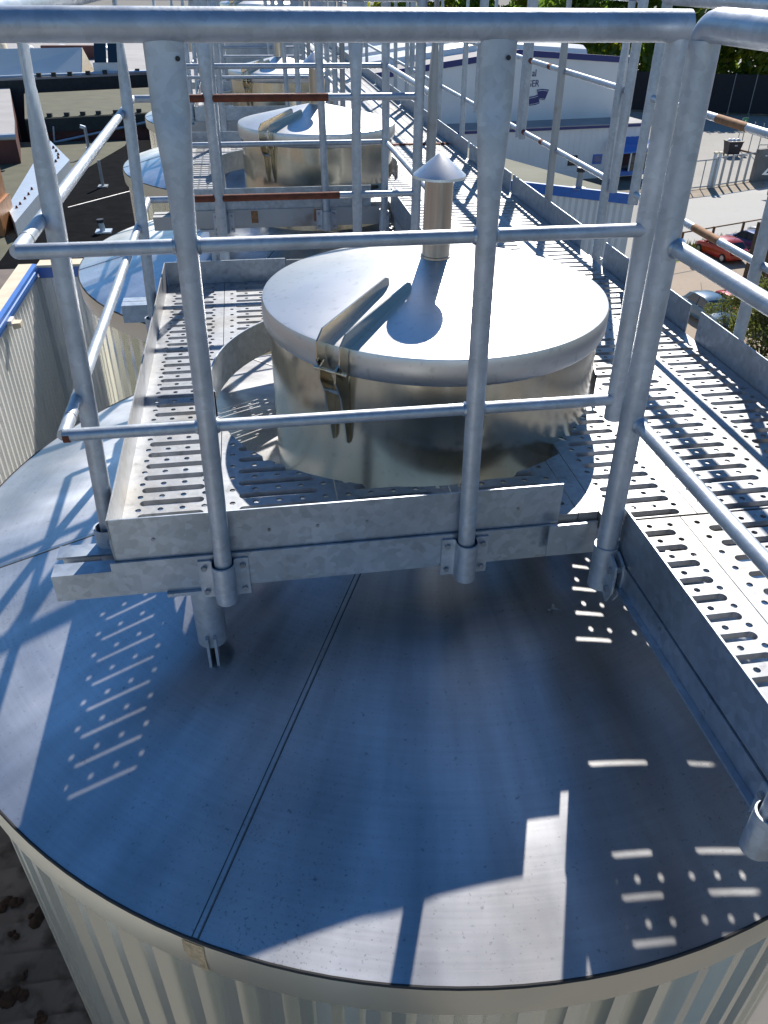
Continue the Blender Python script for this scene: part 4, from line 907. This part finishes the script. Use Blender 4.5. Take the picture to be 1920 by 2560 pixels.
# flat roof beyond; its near-black part is shade put into the colour
zk = -5.9
def sc_(p): return (Vector(p) - CAM).length / F          # metres per photo pixel at a point
if 0: print([tuple(at(*q, zk)) for q in ((312, 364.5), (258, 396), (212, 424), (170, 455), (90, 520), (10, 640))])
br = thing('flat_roof_hall', 'long low hall, its flat roof coloured near black for shade, left of the far tanks', 'building', (-6, 25, GZ))
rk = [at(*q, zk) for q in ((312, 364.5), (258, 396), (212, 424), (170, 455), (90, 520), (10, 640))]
MB().prism([(-16, 12), (-1.42, 12), (-1.42, 44), (-16, 44)], GZ, zk - .03).build('wall', M['dark'], br)
MB().prism([(rk[5].x, 12), (-1.43, 12), (-1.43, 43.9), (rk[0].x, 43.9)] + [(p.x, p.y) for p in rk], zk - .03, zk).build('roof', M['roof_shade'], br)  # painted shade, cut along its slanting edge against the olive felt
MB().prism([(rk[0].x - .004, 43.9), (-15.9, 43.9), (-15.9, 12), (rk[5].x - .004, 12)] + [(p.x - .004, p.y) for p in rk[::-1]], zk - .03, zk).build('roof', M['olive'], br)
a, b_ = at(170, 520, zk), at(330, 478, zk); MB().tube((a.x, a.y, zk + .01), (b_.x, b_.y, zk + .01), .025, 6).build('roof_seam', M['zinc_dirty'], br)
YP = Vector((0, 1, 0))
for px, py, qx, qy, bend in ((258, 467, 248, 400, 0), (225, 390, 211, 318, 1)):
    p = at(px, py, zk); h = atp(qx, qy, p, YP).z; m_ = sc_(p)
    v_ = MB().box(p.x - 10 * m_, p.x + 10 * m_, p.y - .2, p.y + .2, zk + .002, zk + .05).build('vent_base', M['steel_grey'], br)
    MB().tube((p.x, p.y, zk), (p.x, p.y, h), 3.2 * m_, 12).build('vent_pipe', M['steel_grey'], v_, smooth=True)
    if bend:
        MB().tube((p.x + .02, p.y, h - .03), (p.x - 9 * m_, p.y, h + .04), 3.6 * m_, 12).build('vent_elbow', M['zincsheet'], v_, smooth=True)
        MB().box(p.x - 5 * m_, p.x + 6 * m_, p.y - .1, p.y + .1, zk + .2, zk + .36).build('vent_collar', M['white_wall'], v_)
p = at(260, 580, zk); m_ = sc_(p); h = atp(254, 556, p, YP).z
v_ = MB().box(p.x - 17 * m_, p.x + 17 * m_, p.y - .22, p.y + .22, zk + .002, zk + .05).build('vent_base', M['zincsheet'], br)
MB().tube((p.x - .02, p.y, zk), (p.x - .05, p.y, h), 6 * m_, 12).build('vent_pipe', M['zincsheet'], v_, smooth=True); MB().tube((p.x - .05, p.y, h), (p.x - .055, p.y, h + 7 * m_), 8 * m_, 12).build('vent_hood', M['black'], v_)
# zinc-capped parapet with bolts
zp = -5.40
pp = [at(*q, zp) for q in ((18, 517), (37, 557), (90, 493), (174, 400), (126, 352), (100, 380))]
pw = thing('parapet_wall', 'low parapet wall with pale blue zinc coping and a row of rusty bolts', 'wall', (pp[0].x, pp[0].y, zk))
MB().prism([(p.x, p.y) for p in pp], zk - .02, zp - .05).build('wall', M['zincsheet'], pw); MB().prism([(p.x, p.y) for p in pp], zp - .048, zp).build('coping', M['zincsheet'], pw)
for (px, py) in ((26, 540), (42, 520), (51, 511), (63, 498), (72, 487), (80, 474), (140, 405), (146, 396), (146, 388), (141, 379), (134, 371)):
    p = at(px, py, zp); m_ = sc_(p); MB().tube((p.x, p.y, zp), (p.x, p.y, zp + 5 * m_), 3 * m_, 8, 1.5 * m_).build('bolt', M['rust'], pw)
# copper clad housing
c0 = at(6, 590, zk); ct = atp(5, 400, c0, YP).z; cl_ = c0.z + (ct - c0.z) * .42; m_ = sc_(c0)
cp = thing('copper_box', 'copper coloured ribbed housing at the left edge', 'housing', (c0.x, c0.y, zk)); b = MB()
for i in range(14): b.box(c0.x - (4 + 4.6 * i) * m_, c0.x - (1.2 + 4.6 * i) * m_, c0.y - .05, c0.y - .001, cl_, ct)
b.build('rib', M['copper'], cp); MB().box(c0.x - 1.7, c0.x, c0.y, c0.y + 1.6, cl_, ct + .03).build('body', M['copper'], cp); MB().box(c0.x - 1.75, c0.x + .10, c0.y - .06, c0.y + 1.6, zk, cl_ - .002).build('skirt', M['copper'], cp)
# next buildings: each one farther and a step higher
zo, zg = -4.85, -4.25
def roofblock(name, label, poly, z, wallm, roofm):
    P_ = [at(*q, z) for q in poly]; t = thing(name, label, 'building', (P_[0].x, P_[0].y, GZ))
    MB().prism([(p.x, p.y) for p in P_], GZ, z - .12).build('wall', M[wallm], t); MB().prism([(p.x, p.y) for p in P_], z - .118, z).build('roof', M[roofm], t)
    return t
t = roofblock('olive_roof_building', 'long olive roofed building across the left behind the vent poles', [(62, 297), (373, 281), (470, 276), (470, 214), (361, 219), (60, 234)], zo, 'maroon', 'olive')
a, b_ = at(62, 298, zo), at(470, 277, zo); e_ = (b_ - a).normalized(); nn_ = Vector((e_.y, -e_.x, 0))
MB().prism([a, b_, b_ + nn_ * .06, a + nn_ * .06], zo - .62, zo - .02).build('fascia', M['dark'], t)
for px in (125, 168, 208, 247, 290, 348): p = at(px, 292 - (px - 120) * .052, zo); MB().box(p.x - .12, p.x + .12, p.y - .12, p.y + .1, zo, zo + .16).build('roof_bolt', M['dark'], t)
A_ = atp(136, 356, a + nn_ * .1, nn_); B_ = atp(390, 300, a + nn_ * .1, nn_); MB().tube(A_, B_, .06, 8).build('gutter', M['zincsheet'], t); C__ = atp(133, 316, a + nn_ * .1, nn_); MB().tube(A_, C__, .05, 8).build('down_pipe', M['zincsheet'], t)
t = roofblock('grey_roof_building', 'wide grey roofed building with white roof domes at the upper left', [(-300, 206), (95, 193), (365, 181), (470, 176), (470, 40), (300, 40), (-300, 40)], zg, 'dark', 'grey_roof')
a, b_ = at(-300, 207, zg), at(470, 177, zg); MB().tube((a.x, a.y, zg + .04), (b_.x, b_.y, zg + .04), .10, 8).build('gutter', M['zincsheet'], t)
for px in (100, 137, 177, 222, 264, 345): p = at(px, 192 - (px - 95) * .045, zg); MB().box(p.x - .13, p.x + .13, p.y - .3, p.y - .1, zg, zg + .22).build('snow_guard', M['dark'], t)
def dome(px, py, wpx, label):
    p = at(px, py, zg); s_ = sc_(p) * wpx / 2; o = thing('roof_dome', label, 'skylight', p, 'white skylight domes on the grey roof')
    for i in (0, 1):
        d = MB().lathe([(.001, .55), (.45, .48), (.8, .3), (1.0, 0), (1.0, -.15)], (0, 0, 0), 16).build('dome', M['dome'], None, smooth=True)
        d.parent = o; d.location = (0, s_ * 3.2 * i, .15 * s_); d.scale = (s_, s_ * 1.3, s_ * .9)
dome(146, 126, 26, 'double white skylight dome left of the flat topped post'); dome(260, 124, 27, 'double white skylight dome above the glazed rooflight'); dome(66, 124, 18, 'small double skylight dome by the left post'); dome(66, 108, 16, 'smallest skylight dome at the upper left, half behind the rail')
za = zg; A, B = at(-60, 194, za), at(204, 188, za); m_ = sc_(B)
dm = thing('roof_monitor', 'grey pitched roof monitor with a cream gable end on the upper left roof', 'rooflight', A)
dd = (at(232, 178, za) - B); hgt = 46 * m_; RG = B + dd * .15 + Vector((0, 1.2, hgt)); RA = A + Vector((0, 1.2, hgt))
K = B + dd + Vector((0, .5, 0)); KA = A + Vector((0, 4.5, 0))
MB().loft([[A, RA, KA], [B, RG, K]]).build('roof', M['white_wall'], dm)
MB().add([B + Vector((.02, -.01, 0)), K + Vector((.02, 0, 0)), RG + Vector((.02, 0, 0))], [(0, 1, 2)]).build('gable', M['cream'], dm, recalc=False)
p = at(236, 184, za); gb = thing('glazed_rooflight', 'white box rooflight with two dark panes at the upper left', 'rooflight', p); s_ = sc_(p)
MB().box(p.x, p.x + 58 * s_, p.y, p.y + 2.6, za, za + 20 * s_).build('body', M['white_wall'], gb)
for i in range(2):
    xa_, xb_ = p.x + (4 + 27 * i) * s_, p.x + (28 + 27 * i) * s_; z0, z1 = za + 20 * s_, za + 52 * s_
    MB().loft([[(xa_, p.y - .02, z0), (xb_, p.y - .02, z0), (xb_, p.y + 1.0, z1), (xa_, p.y + 1.0, z1)], [(xa_, p.y + .1, z0), (xb_, p.y + .1, z0), (xb_, p.y + 1.1, z1), (xa_, p.y + 1.1, z1)]]).build('pane', M['glass'], gb)
q0, q1 = at(104, 150, za), at(246, 150, za); dk = MB().box(q0.x, q1.x, q0.y + .5, q0.y + 1.2, za, za + 24 * sc_(q0)).build('parapet_band', M['maroon']); tag(dk, 'dark maroon parapet band behind the grey roof monitor', 'parapet')
zl_ = -4.75
t = roofblock('lilac_roof_building', 'pale grey roofed building with a blue gutter at the left edge', [(-250, 352), (36, 336), (36, 300), (22, 205), (-250, 212)], zl_, 'maroon', 'grey_roof')
a, b_ = at(-250, 356, zl_), at(38, 339, zl_); MB().tube((a.x, a.y, zl_ - .03), (b_.x, b_.y, zl_ - .03), .13, 8).build('gutter', M['zincsheet'], t)
p = at(-8, 158, zg); tk = thing('roof_drum', 'white ringed drum at the upper left edge', 'drum', p); s_ = sc_(p)
MB().lathe([(26 * s_, 0), (26 * s_, 32 * s_), (20 * s_, 40 * s_), (.001, 42 * s_)], tuple(p), 24).build('shell', M['cream'], tk, smooth=True)
for z in (10, 22): MB().lathe([(26.2 * s_, z * s_), (27.2 * s_, (z + 1) * s_), (26.2 * s_, (z + 2) * s_)], tuple(p), 24).build('ring', M['white_wall'], tk, smooth=True)
# mossy sheet roof deep down at the lower left
zm_ = -4.2; mr = thing('mossy_shed_roof', 'grey corrugated shed roof with brown moss clumps at the lower left corner', 'shed', (-3, 2, zm_))
b = MB(); vs = []; nx = 2; ny = 590
for j in range(ny + 1):
    y = -1.0 + 6.2 * j / ny; z = zm_ + .035 * ((y / .21) % 1.0)
    vs += [(-2.38, y, z), (-1.24, y, z)]
b.add(vs, [(2 * j, 2 * j + 1, 2 * j + 3, 2 * j + 2) for j in range(ny)]).build('roof', M['moss_roof'], mr, recalc=False)
MB().box(-2.37, -1.26, -1.0, 5.2, GZ, zm_ - .06).build('wall', M['dark'], mr)
for i in range(6):
    px, py = random.uniform(0, 130), random.uniform(2230, 2560); q = at(px, py, zm_ + .03); r_ = random.uniform(.02, .065)
    mc = MB()
    for j in range(7): mc.lathe([(.001, .9), (.6, .7), (1, .1), (.9, -.3)], (0, 0, 0), 7); 
    mb = MB()
    for j in range(6):
        ox, oy = random.gauss(0, r_ * .6), random.gauss(0, r_ * .6); s_ = r_ * random.uniform(.4, .8)
        mb.lathe([(.001, s_ * .8), (s_ * .6, s_ * .6), (s_, s_ * .1), (s_ * .9, -s_ * .4)], (q.x + ox, q.y + oy, zm_ + .03), 7)
    mb.build('moss_clump', M['moss'], mr, smooth=True)
# far clutter behind the tanks
t = roofblock('white_sheet_building', 'pale sheet clad building behind the far tanks, left of the hatch lids', [(440, 262), (590, 256), (600, 130), (440, 130)], -3.6, 'wall_rib', 'grey_roof')
for px, w, h, lb_ in ((462, 18, 40, 'white roof cowl with a peaked cap behind the third railing'), (505, 14, 28, 'smaller white peaked cowl behind the third railing')):
    p = at(px, 235, -3.6); m_ = sc_(p); c_ = thing('roof_cowl', lb_, 'cowl', p, 'white peaked cowls on the far roof')
    MB().lathe([(w * .5 * m_, 0), (w * .5 * m_, h * .55 * m_)], tuple(p), 20).build('pipe', M['zincsheet'], c_, smooth=True); MB().lathe([(w * .8 * m_, h * .5 * m_), (.001, h * m_)], tuple(p), 20).build('cap', M['dome'], c_, smooth=True)
